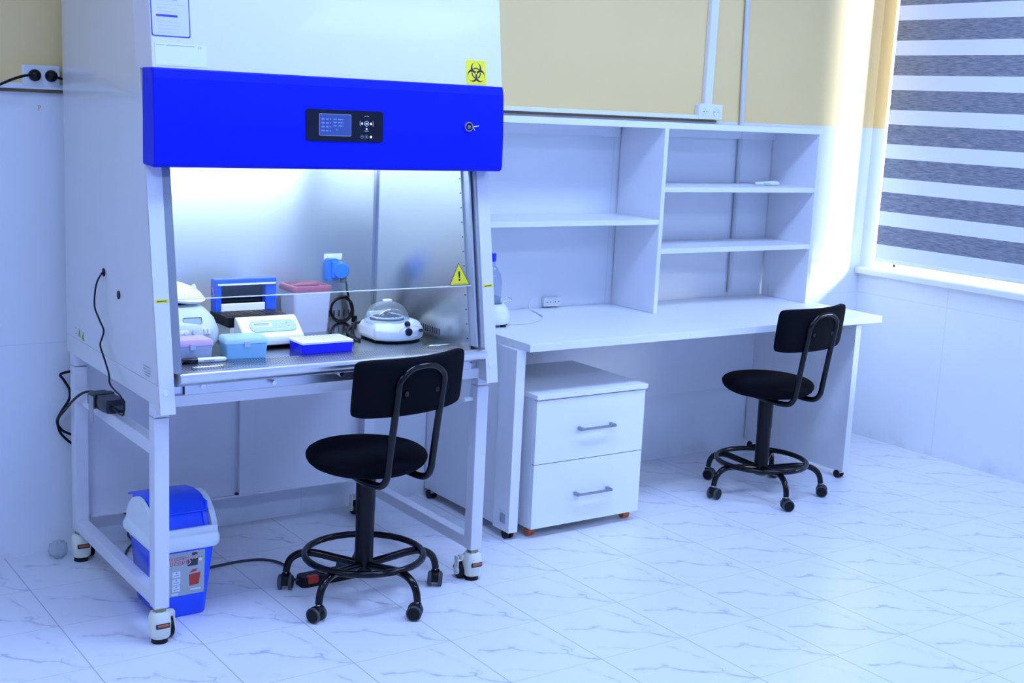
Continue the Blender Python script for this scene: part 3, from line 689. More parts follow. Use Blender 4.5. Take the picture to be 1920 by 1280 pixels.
b = NB(); lathe(b, [(.0078, -.022), (.0082, -.01), (.0082, .05), (.0068, .064), (.005, .069), (0, .070)], n=18); xf(b, T((0, 0, .0085)) @ RY(math.pi / 2)); obj('barrel', b, 'white_plastic', t, smooth=True)
b = NB(); bx(b, -.004, .030, -.0086, -.006, .007, .0095); obj('barrel_print', b, 'grey_ink', t)
# centrifuge on the left
t = thing('centrifuge', 'white rounded benchtop centrifuge with its lid open, at the chamber left end', 'centrifuge', (.215, -.50, Z))
def sup(cx, cy, a, c, z, e=3.2, n=40):
    out = []
    for k in range(n):
        th = 2 * math.pi * k / n; co, si = math.cos(th), math.sin(th)
        out.append((cx + a * math.copysign(abs(co) ** (2 / e), co), cy + c * math.copysign(abs(si) ** (2 / e), si), z))
    return out
b = NB(); loft(b, [sup(0, y, a, c, z, e) for z, a, c, y, e in ((.010, .122, .120, .0, 2.8), (.03, .138, .136, 0, 2.8), (.065, .142, .140, .003, 2.7), (.10, .132, .124, .012, 2.6), (.130, .108, .095, .024, 2.5), (.145, .084, .072, .03, 2.4))]); obj('housing', b, 'pale_plastic', t, smooth=True)
obj('base_foot', loft(NB(), [sup(0, 0, .110, .108, 0), sup(0, 0, .118, .116, .012)]), 'black_plastic', t)
b = NB(); lathe(b, [(.075, .1455), (.070, .149), (.0, .149)], c=(0, .03, 0)); obj('rotor_bowl', b, 'black_plastic', t, smooth=True)
b = NB(); rr = []
for z, a, c, y in ((0, .120, .088, 0), (.010, .130, .096, 0), (.024, .116, .084, .004), (.033, .080, .056, .01), (.037, .02, .015, .012)): rr.append(sup(0, y, a, c, z, 2.6))
loft(b, rr); xf(b, T((-.014, .030, .172)) @ RX(math.radians(10)) @ RY(math.radians(9))); obj('lid', b, 'white_plastic', t, smooth=True, label='open white domed lid')
b = NB(); tube(b, [(.108, .075, .115), (.116, .085, .155), (.105, .085, .19)], .006, k=4); tube(b, [(.085, .02, .14), (.10, .03, .165), (.075, .045, .188)], .004, k=4); obj('hinge_arm', b, 'white_plastic', t, smooth=True)
PM = T((.018, -.1235, .077)) @ RX(math.radians(-24)) 
def cpart(name, bm, mt, x=0, z=0, off=0.0): return obj(name, xf(bm, PM @ T((x, -off, z))), mt, t)
cpart('display', rplate(.062, .020, .003, .002), 'lcd_green', .010, .030, -.004)
cpart('display_rim', rplate(.058, .002, .0006, .0008), 'black_ink', .010, .040, -.001)
cpart('display_rim', rplate(.002, .018, .0006, .0008), 'black_ink', .040, .031, -.001)
cpart('knob', xf(lathe(NB(), [(.0135, 0), (.013, .012), (.010, .014), (0, .0145)]), RX(math.pi / 2)), 'pale_plastic', .012, -.012, .0)
for x_ in (-.040, -.022): cpart('button', xf(lathe(NB(), [(.0055, 0), (.0055, .003), (0, .0035)]), RX(math.pi / 2)), 'conduit', x_, -.012, .0055)
cpart('button_plate', rplate(.040, .020, .006, .002), 'white_plastic', -.031, -.011, 0.0)
for x_ in (.042, .054): cpart('button', rplate(.006, .013, .004, .002), 'conduit', x_, -.006, .003)
cpart('button_plate', rplate(.028, .020, .006, .002), 'white_plastic', .048, -.006, -.003)
# thermo shaker
t = thing('heating_block', 'white dry block heater with black block and open blue lid', 'heater', (.515, -.49, Z))
con = [(-.138, .010), (-.141, .022), (-.137, .040), (-.070, .092), (-.055, .096), (-.048, .090), (-.046, .010)]
obj('console', prism(NB(), con, 'x', -.102, .112), 'white_plastic', t, bevel=.007, seg=3, smooth=True)
b = NB(); bx(b, -.115, .105, -.05, .165, .010, .062); obj('housing', b, 'white_plastic', t, bevel=.006, seg=3)
for s in (-.1, .08): obj('foot', box(s, s + .02, -.12, .15, 0, .012), 'black_plastic', t)
obj('base_plate', box(-.1, .1, -.125, .15, .004, .012), 'black_plastic', t)
b = box(-.122, .098, -.050, .110, .060, .094); obj('heating_element', b, 'black_plastic', t, bevel=.002, label='black aluminium tube block')
b = NB()
for i in range(10):
    for j in range(6): bx(b, -.108 + i * .0195, -.094 + i * .0195, -.034 + j * .0225, -.022 + j * .0225, .0935, .0955)
obj('block_holes', b, mat('dark_brown_metal', (.045, .038, .035), .4), t)
ang = math.atan2(.052, .067); CM = T((0, -.104, .066)) @ RX(-(math.pi / 2 - ang))
def spart(name, bm, mt, x=0, z=0, off=0.0, **k): return obj(name, xf(bm, CM @ T((x, -off, z))), mt, t, **k)
spart('control_membrane', xf(rplate(.165, .050, .0022, .020, 8), T((0, 0, 0))), 'panel_blue', .014, .003, .0)
spart('display_surround', rplate(.068, .020, .001, .004), 'white_plastic', -.024, .008, .0022)
spart('display', rplate(.054, .010, .0006, .001), 'lcd_green', -.026, .008, .0032)
spart('display_rim', rplate(.054, .0016, .0005, .0006), 'black_ink', -.026, .0132, .0036)
for i, (x_, z_, mt) in enumerate(((.036, .013, 'white_ink'), (.050, .013, 'white_ink'), (.066, .014, 'mint'), (.040, .000, 'white_ink'), (.055, .000, 'white_ink'), (.069, .0, 'salmon'))): spart('button', rplate(.008, .006, .001, .0025), mt, x_, z_, .0024)
spart('panel_print', rplate(.03, .003, .0004, .001), 'white_ink', .02, -.013, .0024)
# blue hinged lid, standing upright behind
lx0, lx1 = -.118, .104; ly0, ly1 = .070, .118; lz0, lz1 = .080, .205
b = NB(); bx(b, lx0, lx0 + .022, ly0, ly1, lz0, lz1 - .01); bx(b, lx1 - .04, lx1, ly0, ly1, lz0, lz1 - .01)
bx(b, lx0, lx1, ly0 - .002, ly1, lz1 - .020, lz1)
obj('lid_frame', b, 'lid_blue', t, bevel=.005, seg=3, label='translucent blue lid frame')
obj('lid_window', box(lx0 + .022, lx1 - .04, ly0 + .03, ly0 + .034, lz0 + .02, lz1 - .02), 'black_gloss', t)
obj('lid_crossbar', box(lx0 + .020, lx1 - .042, ly0 + .001, ly0 + .008, lz0 + .012, lz0 + .040), 'white_plastic', t, bevel=.002)
obj('lid_edge', box(lx0 + .006, lx1 - .006, ly0 - .006, ly0 - .001, lz1 - .022, lz1 - .016), 'white_plastic', t, bevel=.001)
# sharps container
t = thing('sample_bin', 'tall translucent white container with a dusty pink lid', 'container', (.762, -.352, Z))
b = NB(); loft(b, [rrect(0, 0, .138 * s, .118 * s, .012, z) for z, s in ((0, .94), (.03, .97), (.034, .985), (.15, 1.06))]); obj('container_body', b, 'frost_white', t, smooth=True)
b = NB(); loft(b, [rrect(0, 0, .138 * s, .118 * s, .014, z) for z, s in ((.146, 1.12), (.158, 1.13), (.166, 1.08), (.167, .94), (.158, .90))]); obj('container_lid', b, 'pink_lid', t, smooth=True)
b = NB(); tube(b, [(-.045, 0, .158), (-.03, -.015, .166), (.03, -.015, .166), (.05, 0, .158)], .007, k=5); sph(b, (.02, .015, .16), .028, (1, .8, .3)); obj('lid_handle', b, 'pink_lid', t, smooth=True)
# mini centrifuge
t = thing('mini_centrifuge', 'white mini centrifuge under a clear dome at the chamber right end', 'centrifuge', (.975, -.598, Z))
def octr(w, d, c, z, fy=0):
    return [(-w + c, -d, z), (-w * .3, -d - fy, z), (w * .3, -d - fy, z), (w - c, -d, z), (w, -d + c, z), (w, d - c, z), (w - c, d, z), (-w + c, d, z), (-w, d - c, z), (-w, -d + c, z)]
b = NB(); loft(b, [octr(.092, .088, .028, .006, .014), octr(.096, .092, .028, .014, .016), octr(.096, .092, .028, .040, .014), octr(.088, .082, .03, .060, .004), octr(.076, .070, .03, .070, 0)])
o = obj('housing', b, 'white_plastic', t, smooth=True, bevel=.006, seg=3)
o.data.materials[0] = M['centri_white']
obj('base_foot', loft(NB(), [octr(.086, .082, .028, 0, .014), octr(.090, .086, .028, .008, .014)]), 'black_plastic', t)
b = NB(); lathe(b, [(.080, .060), (.079, .072), (.074, .090), (.062, .110), (.044, .124), (.022, .132), (0, .134)], c=(-.016, 0, 0), n=40); obj('dome_lid', b, 'dome', t, smooth=True, label='clear dome lid')
b = NB(); lathe(b, [(.062, .068), (.060, .074), (.040, .082), (.014, .086), (.012, .096), (0, .097)], c=(-.016, 0, 0)); obj('rotor', b, 'grey_rubber', t, smooth=True)
b = NB(); tube(b, [(-.016 + .056 * math.cos(a), .056 * math.sin(a), .078) for a in [i * math.pi / 8 for i in range(16)]], .004, closed=True, k=1); obj('rotor_ring', b, 'white_plastic', t, smooth=True)
obj('dome_catch', bx(NB(), -.030, -.002, -.012, .012, .130, .139), 'white_plastic', t, bevel=.003)
FM = T((.012, -.1055, .034))
for nm, x_, z_, r_, mt in (('power_button', .000, .004, .0135, 'black_gloss'), ('lid_button', .052, .0065, .0065, 'black_gloss')):
    obj(nm, xf(lathe(NB(), [(r_, 0), (r_, .006), (r_ * .8, .0075), (0, .0078)]), FM @ T((x_, .002 if x_ < .03 else .008, z_)) @ RX(math.pi / 2)), mt, t, smooth=True)
obj('speed_button', xf(lathe(NB(), [(.0105, 0), (.0105, .006), (0, .0075)]), T((.015, -.088, .062)) @ RX(math.radians(60))), 'black_gloss', t, smooth=True)
b = NB(); tube(b, [(.026 + .050 * math.cos(a), -.1045 + (.012 * max(0, math.cos(a)) ** 2), .038 + .020 * math.sin(a)) for a in [i * math.pi / 10 for i in range(20)]], .0007, n=6, closed=True, k=1); obj('panel_outline', b, 'grey_ink', t)
obj('side_label', box(-.0975, -.0962, -.055, .045, .018, .046), 'paper', t)
obj('hinge', xf(cyl(NB(), (-.03, 0, 0), (.03, 0, 0), .010), T((-.016, .085, .075))), 'white_plastic', t, smooth=True)
b = NB(); tube(b, [(-.07, .085, .045), (-.10, .075, .045), (-.122, .05, .03), (-.13, .02, .01), (-.132, -.02, .004)], .004); obj('power_cable', b, 'black_plastic', t, smooth=True)
# coiled cable under the outlet
t = thing('coiled_cable', 'black cable coiled in loops below the blue socket', 'cable', (.957, -.262, .862))
b = NB(); pts = [(.962, -.268, .985), (.968, -.270, .965), (.975, -.262, .94), (.985, -.258, .915)]
for i in range(46):
    a = math.radians(62 - i * 24); r_ = .045 + .0035 * math.sin(i * .31); pts.append((.957 + r_ * math.cos(a), -.262 + .006 * math.sin(i * .23), .868 + r_ * 1.02 * math.sin(a)))
pts += [(.995, -.275, .85), (1.0, -.29, .83), (.98, -.32, .824), (.90, -.42, .823), (.86, -.50, .823), (.848, -.56, .823), (.845, -.61, .824)]
tube(b, pts, .0037, k=3); obj('cable_loops', b, 'black_plastic', t, world=True, smooth=True)
b = NB(); lathe(b, [(.008, 0), (.013, .012), (.012, .03), (0, .032)]); xf(b, T((.955, -.268, 1.0)) @ RX(math.pi)); obj('plug', b, 'grey_rubber', t, world=True, smooth=True)
b = NB(); bx(b, .993, 1.006, -.29, -.27, .820, .845); obj('cable_tie', b, 'black_plastic', t, world=True)
# ================================================================== TRASH BIN
t = thing('trash_bin', 'blue swing-lid bin with a picture label behind the front left leg', 'bin', (.165, -.65, 0))
def wr(x0, x1, y0, y1, r, z): return [(x - .165, y + .65, zz) for x, y, zz in rrect((x0 + x1) / 2, (y0 + y1) / 2, x1 - x0, y1 - y0, r, z)]
b = NB(); loft(b, [wr(.082, .226, -.768, -.540, .02, 0), wr(.078, .230, -.773, -.535, .022, .008), wr(.060, .256, -.787, -.512, .026, .245)]); obj('bin_body', b, 'bin_blue', t, smooth=True)
b = NB(); loft(b, [wr(.050, .266, -.797, -.500, .03, .228), wr(.043, .272, -.802, -.494, .034, .238), wr(.043, .272, -.802, -.494, .034, .256), wr(.050, .266, -.797, -.500, .03, .272), wr(.058, .258, -.788, -.510, .026, .276)])
obj('lid_rim', b, 'bin_white', t, smooth=True, bevel=.002)
dome = [(-.782, .262), (-.770, .30), (-.745, .335), (-.712, .36), (-.672, .372), (-.632, .372), (-.592, .358), (-.555, .33), (-.53, .295), (-.522, .262)]
for x0, x1 in ((.052, .062), (.252, .264)):
    b = NB()
    if x0 < .1:
        prism(b, dome, 'x', x0, x1)
    else:
        inner = [(y * .86 - .65 * .14, .262 + (z - .262) * .86) for y, z in dome]
        for i in range(len(dome) - 1): prism(b, [dome[i], dome[i + 1], inner[i + 1], inner[i]], 'x', x0 - .006, x1)
    obj('lid_side', b, 'bin_white', t, world=True, smooth=True)
b = NB(); prism(b, [(-.786, .262), (-.780, .292), (-.770, .292), (-.772, .262)], 'x', .056, .262); obj('lid_front', b, 'bin_white', t, world=True); b = NB(); prism(b, [(-.53, .262), (-.53, .30), (-.522, .30), (-.518, .262)], 'x', .056, .262); obj('lid_rear', b, 'bin_white', t, world=True)
fl = [(-.768, .276), (-.736, .326), (-.746, .333), (-.722, .356), (-.69, .370), (-.62, .374), (-.55, .364), (-.50, .346), (-.502, .340), (-.55, .354), (-.62, .364), (-.69, .360), (-.715, .346), (-.726, .330), (-.758, .276)]
b = NB(); prism(b, fl, 'x', .066, .244); obj('swing_flap', b, 'bin_blue', t, world=True, smooth=True, bevel=.004, seg=3)
for x0, x1 in ((.068, .086), (.224, .242)):
    b = NB(); prism(b, [(-.770, .276), (-.742, .328), (-.748, .338), (-.734, .340), (-.726, .328), (-.752, .276)], 'x', x0, x1); obj('flap_border', b, 'bin_blue', t, world=True, smooth=True, bevel=.003)
obj('flap_side', bx(NB(), .066, .072, -.72, -.55, .30, .362), 'bin_blue', t, world=True, bevel=.002); obj('flap_side', bx(NB(), .238, .244, -.74, -.55, .28, .362), 'bin_blue', t, world=True, bevel=.002)
tilt = math.atan(.0595)
LM = lambda x, z, off=0.0: T((x, -.773 - .0595 * (z - .008) - .0008 - off, z)) @ RX(tilt)
lab = obj('picture_label', xf(rplate(.128, .146, .0006, .002), LM(.154, .147)), 'photo_grey', t, world=True, label='picture label with a red bin')
def lb(name, bm, mt, x, z, off=.0007): return obj(name, xf(bm, LM(x, z, off)), mt, lab, world=True)
lb('printed_furniture', rplate(.034, .024, .0003, .002), 'photo_dark', .178, .182)
lb('printed_furniture', rplate(.018, .012, .0003, .002), 'photo_dark', .184, .208)
lb('title_text', text('МУСОРНОЕ', .0165, Matrix.Identity(4), bold=True), 'white_ink', .1445, .1985, .0010)
lb('title_text', text('МУСОРНОЕ', .0155, Matrix.Identity(4)), 'red_ink', .1440, .1990, .0016)
lb('title_text', text('ВЕДРО', .0205, Matrix.Identity(4), bold=True), 'white_ink', .1365, .1835, .0010)
lb('title_text', text('ВЕДРО', .0195, Matrix.Identity(4)), 'red_ink', .1360, .184, .0016)
lb('badge', rplate(.014, .016, .0003, .006), 'yellow', .204, .191, .0007); lb('badge_center', rplate(.010, .009, .0003, .004), 'white_ink', .2035, .188, .0012)
lb('badge_dot', rplate(.004, .006, .0003, .002), 'outlet_blue', .199, .196, .0012); lb('badge_dot', rplate(.004, .006, .0003, .002), 'outlet_blue', .208, .196, .0012)
b = NB(); prism(b, [(-.017, -.030), (.014, -.028), (.019, .012), (-.019, .010)], 'y', -.0003, 0); lb('printed_bin', b, 'red_ink', .186, .133)
b = NB(); prism(b, [(-.020, .009), (.020, .012), (.020, .018), (.010, .027), (-.008, .024), (-.020, .014)], 'y', -.0003, 0); lb('printed_bin_lid', b, mat('printed_lid_grey', (.42, .42, .5), .5), .186, .133, .0010)
b = NB(); prism(b, [(-.016, .015), (.004, .017), (.008, .025), (-.008, .0245)], 'y', -.0003, 0); lb('printed_bin_flap', b, 'red_ink', .186, .133, .0014)
for z_ in (.148, .123, .100): lb('text_box', rplate(.026, .020, .0003, .002), 'paper', .126, z_); lb('box_icon', rplate(.005, .005, .0003, .002), 'grey_ink', .126, z_ + .005, .0011); lb('box_print', rplate(.018, .0022, .0003, .0008), 'grey_ink', .126, z_ - .003, .0011)
lb('text_box', rplate(.024, .007, .0003, .002), 'paper', .122, .081); lb('text_box', rplate(.034, .005, .0003, .001), 'paper', .190, .090)
# ================================================================== LAB DESK
dk = thing('lab_desk', 'long white laminate lab desk on small black casters', 'desk', (2.5, -.35, 0))
def D(name, bm, mt='laminate', par=None, **kw): return obj(name, bm, mt, par or dk, world=True, **kw)
DT = .778
D('desktop', box(1.506, 3.492, -.712, -.004, DT - .030, DT), bevel=.0015)
for x0, x1 in ((1.496, 1.530), (3.388, 3.424)):
    D('side_panel', box(x0 + (.004 if x0 < 2 else 0), x1, -.655 if x0 > 2 else -.545, -.01, .034, DT - .0305), bevel=.001)
    if x0 < 2: sp = D('front_stile', box(x0 - .008, x1, -.655, -.546, .030, DT - .0305), bevel=.001)
    for yy in (-.628, -.06):
        cx = (x0 + x1) / 2 - .006; b = NB()
        cs = D('caster', bx(NB(), cx - .014, cx + .014, yy - .016, yy + .016, .026, .0335), 'chrome', bevel=.001)
        D('fork', prism(NB(), [(yy - .012, .028), (yy + .012, .028), (yy + .012, .012), (yy + .002, .010)], 'x', cx - .012, cx + .012), 'chrome', cs)
        b = NB(); cyl(b, (cx - .016, yy + .006, .0185), (cx - .004, yy + .006, .0185), .0185, n=20); cyl(b, (cx + .004, yy + .006, .0185), (cx + .016, yy + .006, .0185), .0185, n=20); D('wheel', b, 'black_plastic', cs, smooth=True)
D('modesty_panel', box(1.532, 3.386, -.030, -.014, .325, DT - .0305))
sp = D('barcode_label', box(1.4872, 1.4880, -.635, -.585, .055, .115), 'paper')
b = NB()
for i in range(9): bx(b, 1.4866, 1.4872, -.63 + i * .004, -.628 + i * .004, .062, .100)
D('barcode_print', b, 'grey_ink', sp)
# shelf unit on the desk
sh = thing('shelf_unit', 'white open-backed shelf unit standing on the lab desk', 'shelf', (2.5, -.155, DT))
def S(name, bm, mt='laminate', **kw): return obj(name, bm, mt, sh, world=True, **kw)
HF = -.300; HZ = 1.605
S('top_board', box(1.508, 3.448, HF, -.008, HZ - .025, HZ), 'edge', bevel=.001)
S('side_panel', box(1.508, 1.530, HF, -.008, DT + .0005, HZ - .0255), bevel=.001)
S('side_panel', box(3.424, 3.446, HF, -.008, DT + .0005, HZ - .0255), bevel=.001)
S('divider', box(2.462, 2.484, HF, -.008, DT + .0005, HZ - .0255), bevel=.001)
S('shelf', box(1.531, 2.461, HF + .001, -.010, 1.168, 1.190), bevel=.001)
S('shelf', box(2.485, 3.423, HF + .001, -.010, 1.308, 1.330), bevel=.001)
S('shelf', box(2.485, 3.423, HF + .001, -.010, 1.040, 1.062), bevel=.001)
S('back_rail', box(1.531, 2.440, -.024, -.008, 1.532, HZ - .026)); S('back_rail', box(2.485, 3.423, -.024, -.008, 1.54, HZ - .026))

# things on desk and shelf
t = thing('thermometer', 'small white handheld thermometer lying on the upper right shelf', 'thermometer', (3.24, -.165, 1.330), .08)
b = NB(); loft(b, [[(x, y * w, .011 + z * h) for (y, z) in [(math.cos(a), math.sin(a)) for a in [i * math.pi / 8 for i in range(16)]]] for x, w, h in ((-.085, .003, .003), (-.08, .008, .006), (-.02, .012, .009), (.03, .015, .0105), (.07, .016, .011), (.083, .010, .007), (.086, .003, .002))])
obj('thermometer_body', b, 'white_plastic', t, smooth=True)
obj('display', box(-.035, .01, -.0135, -.010, .009, .014), 'lcd_green', t)
t = thing('heating_stirrer', 'white round heating mantle on the desk beside the cabinet', 'heater', (1.598, -.300, DT))
b = NB(); lathe(b, [(.075, .012), (.080, .022), (.078, .05), (.068, .075), (.055, .088), (.048, .090), (.046, .084), (.034, .062), (0, .055)]); obj('housing', b, 'white_plastic', t, smooth=True)
b = NB(); lathe(b, [(.0455, .0835), (.036, .062), (.010, .056), (0, .056)]); obj('heating_bowl', b, 'grey_rubber', t, smooth=True)
for a in (-.3, -1.1, 1.2, 2.4, 3.6): obj('foot', cyl(NB(), (.062 * math.cos(a), .062 * math.sin(a), 0), (.062 * math.cos(a), .062 * math.sin(a), .014), .012, n=14), 'black_plastic', t)
b = NB(); tube(b, [(.05, -.02, .095), (.075, -.03, .1), (.088, -.02, .104), (.085, .0, .106), (.06, .01, .104)], .002, k=4); obj('clamp_wire', b, 'chrome', t, smooth=True)
t = thing('glass_bottle', 'clear glass bottle with a blue screw cap standing in the heating mantle', 'bottle', (1.598, -.300, DT + .0565))
b = NB(); lathe(b, [(.0, .0), (.022, .002), (.036, .014), (.041, .03), (.042, .12), (.036, .150), (.022, .175), (.013, .188), (.0125, .208)], n=32); obj('bottle_body', b, 'dome', t, smooth=True)
b = NB(); lathe(b, [(.0155, .200), (.016, .204), (.016, .230), (.014, .233), (0, .233)]); obj('screw_cap', b, 'rack_blue', t, smooth=True, label='blue screw cap')
b = NB(); lathe(b, [(0, .004), (.034, .015), (.039, .03), (.039, .06), (0, .06)]); obj('liquid', b, mat('grey_liquid', (.25, .32, .40), .1), t, smooth=True)
b = NB(); tube(b, [(2.03, -.02, .83), (1.99, -.03, .815), (1.97, -.06, .788), (1.96, -.12, .782), (1.92, -.22, .782), (1.84, -.30, .782), (1.76, -.33, .782), (1.69, -.335, .784), (1.672, -.33, .788)], .0028)
solo('white_cable', b, 'cable_white', 'thin white cable curving across the desk to the heating mantle', 'cable', (1.9, -.2, DT), smooth=True)
# ================================================================== DRAWER PEDESTAL
pd = thing('drawer_cabinet', 'white two-drawer cabinet on orange wheels under the lab desk', 'cabinet', (1.845, -.43, 0))
def Q(name, bm, mt='laminate', par=None, **kw): return obj(name, bm, mt, par or pd, world=True, **kw)
px0, px1, pf, pb = 1.573, 2.113, -.682, -.185
Q('carcass', box(px0, px1, pf + .018, pb, .040, .553), bevel=.001)
Q('top_board', box(px0 - .004, px1 + .006, pf - .008, pb, .5535, .573), 'edge', bevel=.002)
for z0, z1 in ((.2985, .548), (.040, .2955)):
    d = Q('drawer', box(px0 + .001, px1 - .001, pf, pf + .0175, z0, z1), 'edge', bevel=.001)
    zc = (z0 + z1) / 2 - .002 + (0.003 if z0 > .2 else -.006); hx = 1.860
    b = NB()
    for s in (-1, 1): bx(b, hx + s * .080 - .006, hx + s * .080 + .006, pf - .026, pf - .001, zc - .007, zc + .007)
    cyl(b, (hx - .086, pf - .028, zc), (hx + .086, pf - .028, zc), .0055)
    Q('handle', b, 'handle_metal', d, bevel=.001, smooth=True, label='brushed metal bar handle')
Q('gap_shadow_strip', box(px0 + .002, px1 - .002, pf + .006, pf + .018, .295, .299), 'black_ink')
for cx in (px0 + .03, px1 - .03):
    for cy in (pf + .05, pb - .05):
        cs = Q('caster', bx(NB(), cx - .014, cx + .014, cy - .014, cy + .014, .033, .040), 'chrome')
        Q('fork', bx(NB(), cx - .011, cx + .011, cy - .004, cy + .010, .016, .034), 'chrome', cs)
        b = NB(); cyl(b, (cx - .016, cy, .0175), (cx + .016, cy, .0175), .0175, n=20); Q('wheel', b, 'amber', cs, bevel=.003, label='orange wheel')
# ================================================================== STOOLS
def make_stool(label, loc, rz, base_deg, seat_z, casters_deg):
    t = thing('lab_stool', label, 'stool', loc, rz, 'black lab stools')
    sz = seat_z
    b = NB(); lathe(b, [(.0, -.055), (.135, -.055), (.160, -.050), (.180, -.041), (.194, -.029), (.200, -.017), (.201, -.008), (.196, .002), (.184, .010), (.160, .016), (.12, .020), (.06, .022), (0, .022)], c=(0, 0, sz), n=48); obj('seat', b, 'black_fabric', t, smooth=True)
    # backrest: curved padded panel
    b = NB(); rings = []; Wd, H = .220, .093; y0 = -.228; zc = sz + .267; n = 30
    for i in range(n + 1):
        s = math.sin(math.pi / 2 * (-1 + 2 * i / n)); x = s * Wd + .010; y = y0 + .055 * s * s - .012
        q = max(0.0, 1 - abs(s) ** 9) ** (1 / 4.0); th = .024 * (.25 + .75 * q); hh = H * (.80 + .20 * q) if abs(s) < .9999 else H * .74
        ring = []
        for j in range(16):
            a = 2 * math.pi * (j + .5) / 16; ca, sa = math.cos(a), math.sin(a)
            zz = hh * math.copysign(abs(sa) ** .32, sa); ring.append((x, y + th * math.copysign(abs(ca) ** .55, ca) - zz * .10, zc + zz))
        rings.append(ring)
    loft(b, rings); obj('backrest', b, 'black_fabric', t, smooth=True)
    # looped steel tube carrying the backrest
    w = .093
    pts = [(-w * .7, .02, sz - .062), (-w, -.08, sz - .063), (-w, -.150, sz - .064), (-w, -.190, sz - .056), (-w, -.212, sz - .028), (-w, -.220, sz + .02), (-w, -.237, sz + .14), (-w, -.252, sz + .24), (-w, -.258, sz + .285), (-w * .86, -.262, sz + .307), (-w * .48, -.264, sz + .329), (0, -.265, sz + .334)]
    pts += [(-p[0], p[1], p[2]) for p in pts[-2::-1]]
    b = NB(); tube(b, pts, .0118, k=4, n=14); bk = obj('backrest_tube', b, 'black_metal', t, smooth=True)
    for x, z in ((0, sz + .302), (-.064, sz + .250), (.064, sz + .250)):
        b = NB(); cyl(b, (x, -.262, z), (x, -.235, z), .009, n=10)
        if x == 0: bx(b, -.012, .012, -.266, -.240, sz + .296, sz + .322)
        obj('tube_bracket', b, 'black_metal', bk)
    obj('seat_plate', box(-.085, .085, -.09, .09, sz - .066, sz - .050), 'black_metal', t)
    b = NB(); cyl(b, (0, 0, .30), (0, 0, sz - .06), .0325, .0335, 28); obj('column_sleeve', b, 'black_plastic', t, smooth=True)
    b = NB(); cyl(b, (0, 0, .085), (0, 0, .32), .0300, .0315, 28); obj('column', b, 'black_plastic', t, smooth=True)
    b = NB(); tube(b, [(.198 * math.cos(i * math.pi / 16), .198 * math.sin(i * math.pi / 16), .148) for i in range(32)], .0115, closed=True, k=1, n=14); obj('foot_ring', b, 'black_metal', t, smooth=True)
    for i in range(5):
        a = math.radians(base_deg + 72 * i); c, s = math.cos(a), math.sin(a)
        pr = [(.02, .112), (.10, .124), (.17, .134), (.215, .130), (.247, .112), (.262, .088), (.268, .060)]
        b = NB(); tube(b, [(r * c, r * s, z) for r, z in pr], .0135, k=4, n=14, rr=lambda q: .0140 - .002 * q)
        lg = obj('leg', b, 'black_metal', t, smooth=True)
        b = NB(); cyl(b, (.268 * c, .268 * s, .050), (.268 * c, .268 * s, .064), .0055, n=12); obj('caster_stem', b, 'chrome', lg, smooth=True)
        ca = math.radians(casters_deg[i]); Mx = T((.268 * c, .268 * s, 0)) @ RZ(ca)
        b = NB(); prism(b, [(-.012 - .016, .016), (-.030, .030), (-.024, .046), (-.006, .054), (.012, .054), (.012, .034), (.0, .022)], 'x', -.015, .015); xf(b, Mx)
        hd = obj('caster', b, 'black_plastic', t, bevel=.003, smooth=True)
        for s2 in (-1, 1):
            b = NB(); cyl(b, (s2 * .012, -.008, .0255), (s2 * .023, -.008, .0255), .0255, n=28); xf(b, Mx); obj('tyre', b, 'grey_rubber', hd, bevel=.002, label='grey rubber tyre')
            b = NB(); cyl(b, (s2 * .0228, -.008, .0255), (s2 * .0252, -.008, .0255), .0208, n=28); xf(b, Mx); obj('wheel_cap', b, 'black_plastic', hd, bevel=.001)
    return t
make_stool('black round stool with backrest in front of the biosafety cabinet', (.739, -.880, 0), math.radians(11), 354 - 11, .503, [-46, 60, -46, 195, 220])
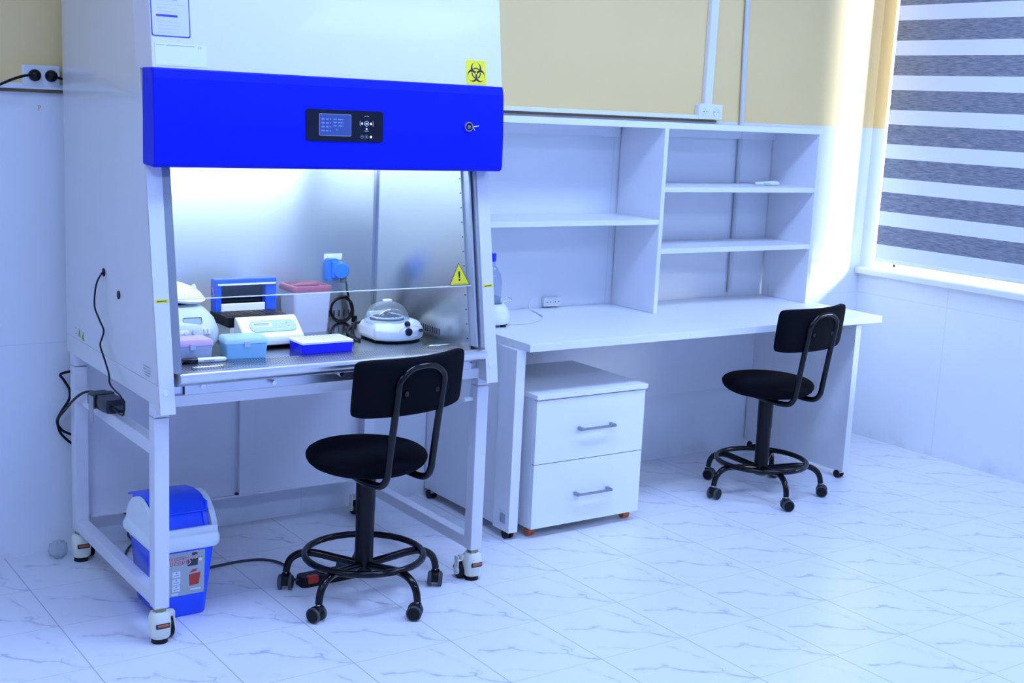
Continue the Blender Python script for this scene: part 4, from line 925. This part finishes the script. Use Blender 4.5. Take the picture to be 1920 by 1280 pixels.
make_stool('black round stool with backrest pushed up to the lab desk', (2.872, -.625, 0), math.radians(7), 33 - 7, .510, [60, 20, 95, 55, 35])
# ================================================================== FLOOR THINGS
t = thing('power_strip', 'black power strip with a red switch on the floor behind the stool', 'power strip', (.72, -.70, 0), .03)
b = NB(); loft(b, [rrect(0, 0, .27, .062, .014, 0), rrect(0, 0, .272, .064, .014, .012), rrect(0, 0, .262, .054, .012, .034)]); obj('strip_body', b, 'black_plastic', t, smooth=True)
obj('switch', box(-.115, -.075, -.034, -.010, .012, .037), 'red_plastic', t, bevel=.003, label='red rocker switch')
b = NB()
for i in range(4): lathe(b, [(.019, .0342), (.019, .0355), (.016, .0355), (.0155, .0345)], c=(-.04 + i * .045, 0, 0), n=20)
obj('socket_rims', b, 'black_plastic', t)
obj('plugged_adapter', loft(NB(), [rrect(.05, .0, .07, .044, .01, .034), rrect(.05, 0, .066, .04, .01, .058)]), 'grey_rubber', t, smooth=True)
obj('white_tag', box(.055, .078, -.0345, -.031, .010, .026), 'paper', t)
b = NB(); tube(b, [(.590, -.70, .018), (.575, -.68, .02), (.60, -.60, .008), (.62, -.50, .006), (.58, -.43, .006), (.50, -.408, .006), (.40, -.415, .006), (.30, -.43, .006), (.22, -.40, .006), (.165, -.33, .006), (.14, -.25, .006), (.165, -.17, .006), (.20, -.10, .006), (.235, -.045, .006), (.225, -.02, .03), (.245, -.016, .08), (.20, -.016, .13), (.19, -.02, .2)], .0045)
solo('floor_cable', b, mat('dark_grey_cable', (.03, .035, .05), .5), 'dark cable running along the floor from the power strip past the bin', 'cable', (.5, -.41, 0), smooth=True)
b = NB(); sph(b, (0, 0, .033), .034, (1, .6, 1), 16, 10)
random.seed(3)
for v in b.verts: v.co += Vector((random.uniform(-.004, .004), random.uniform(-.004, .004), random.uniform(-.004, .004)))
for v in b.verts: v.co.z = max(v.co.z, 0)
o = obj('plastic_bag_scrap', b, glassy('cloudy_clear_plastic', (.75, .78, .82), .35, .15), None, smooth=True); o.location = (-.042, -.075, 0); tag(o, 'small scrap of clear plastic beside the rear left caster', 'plastic scrap')
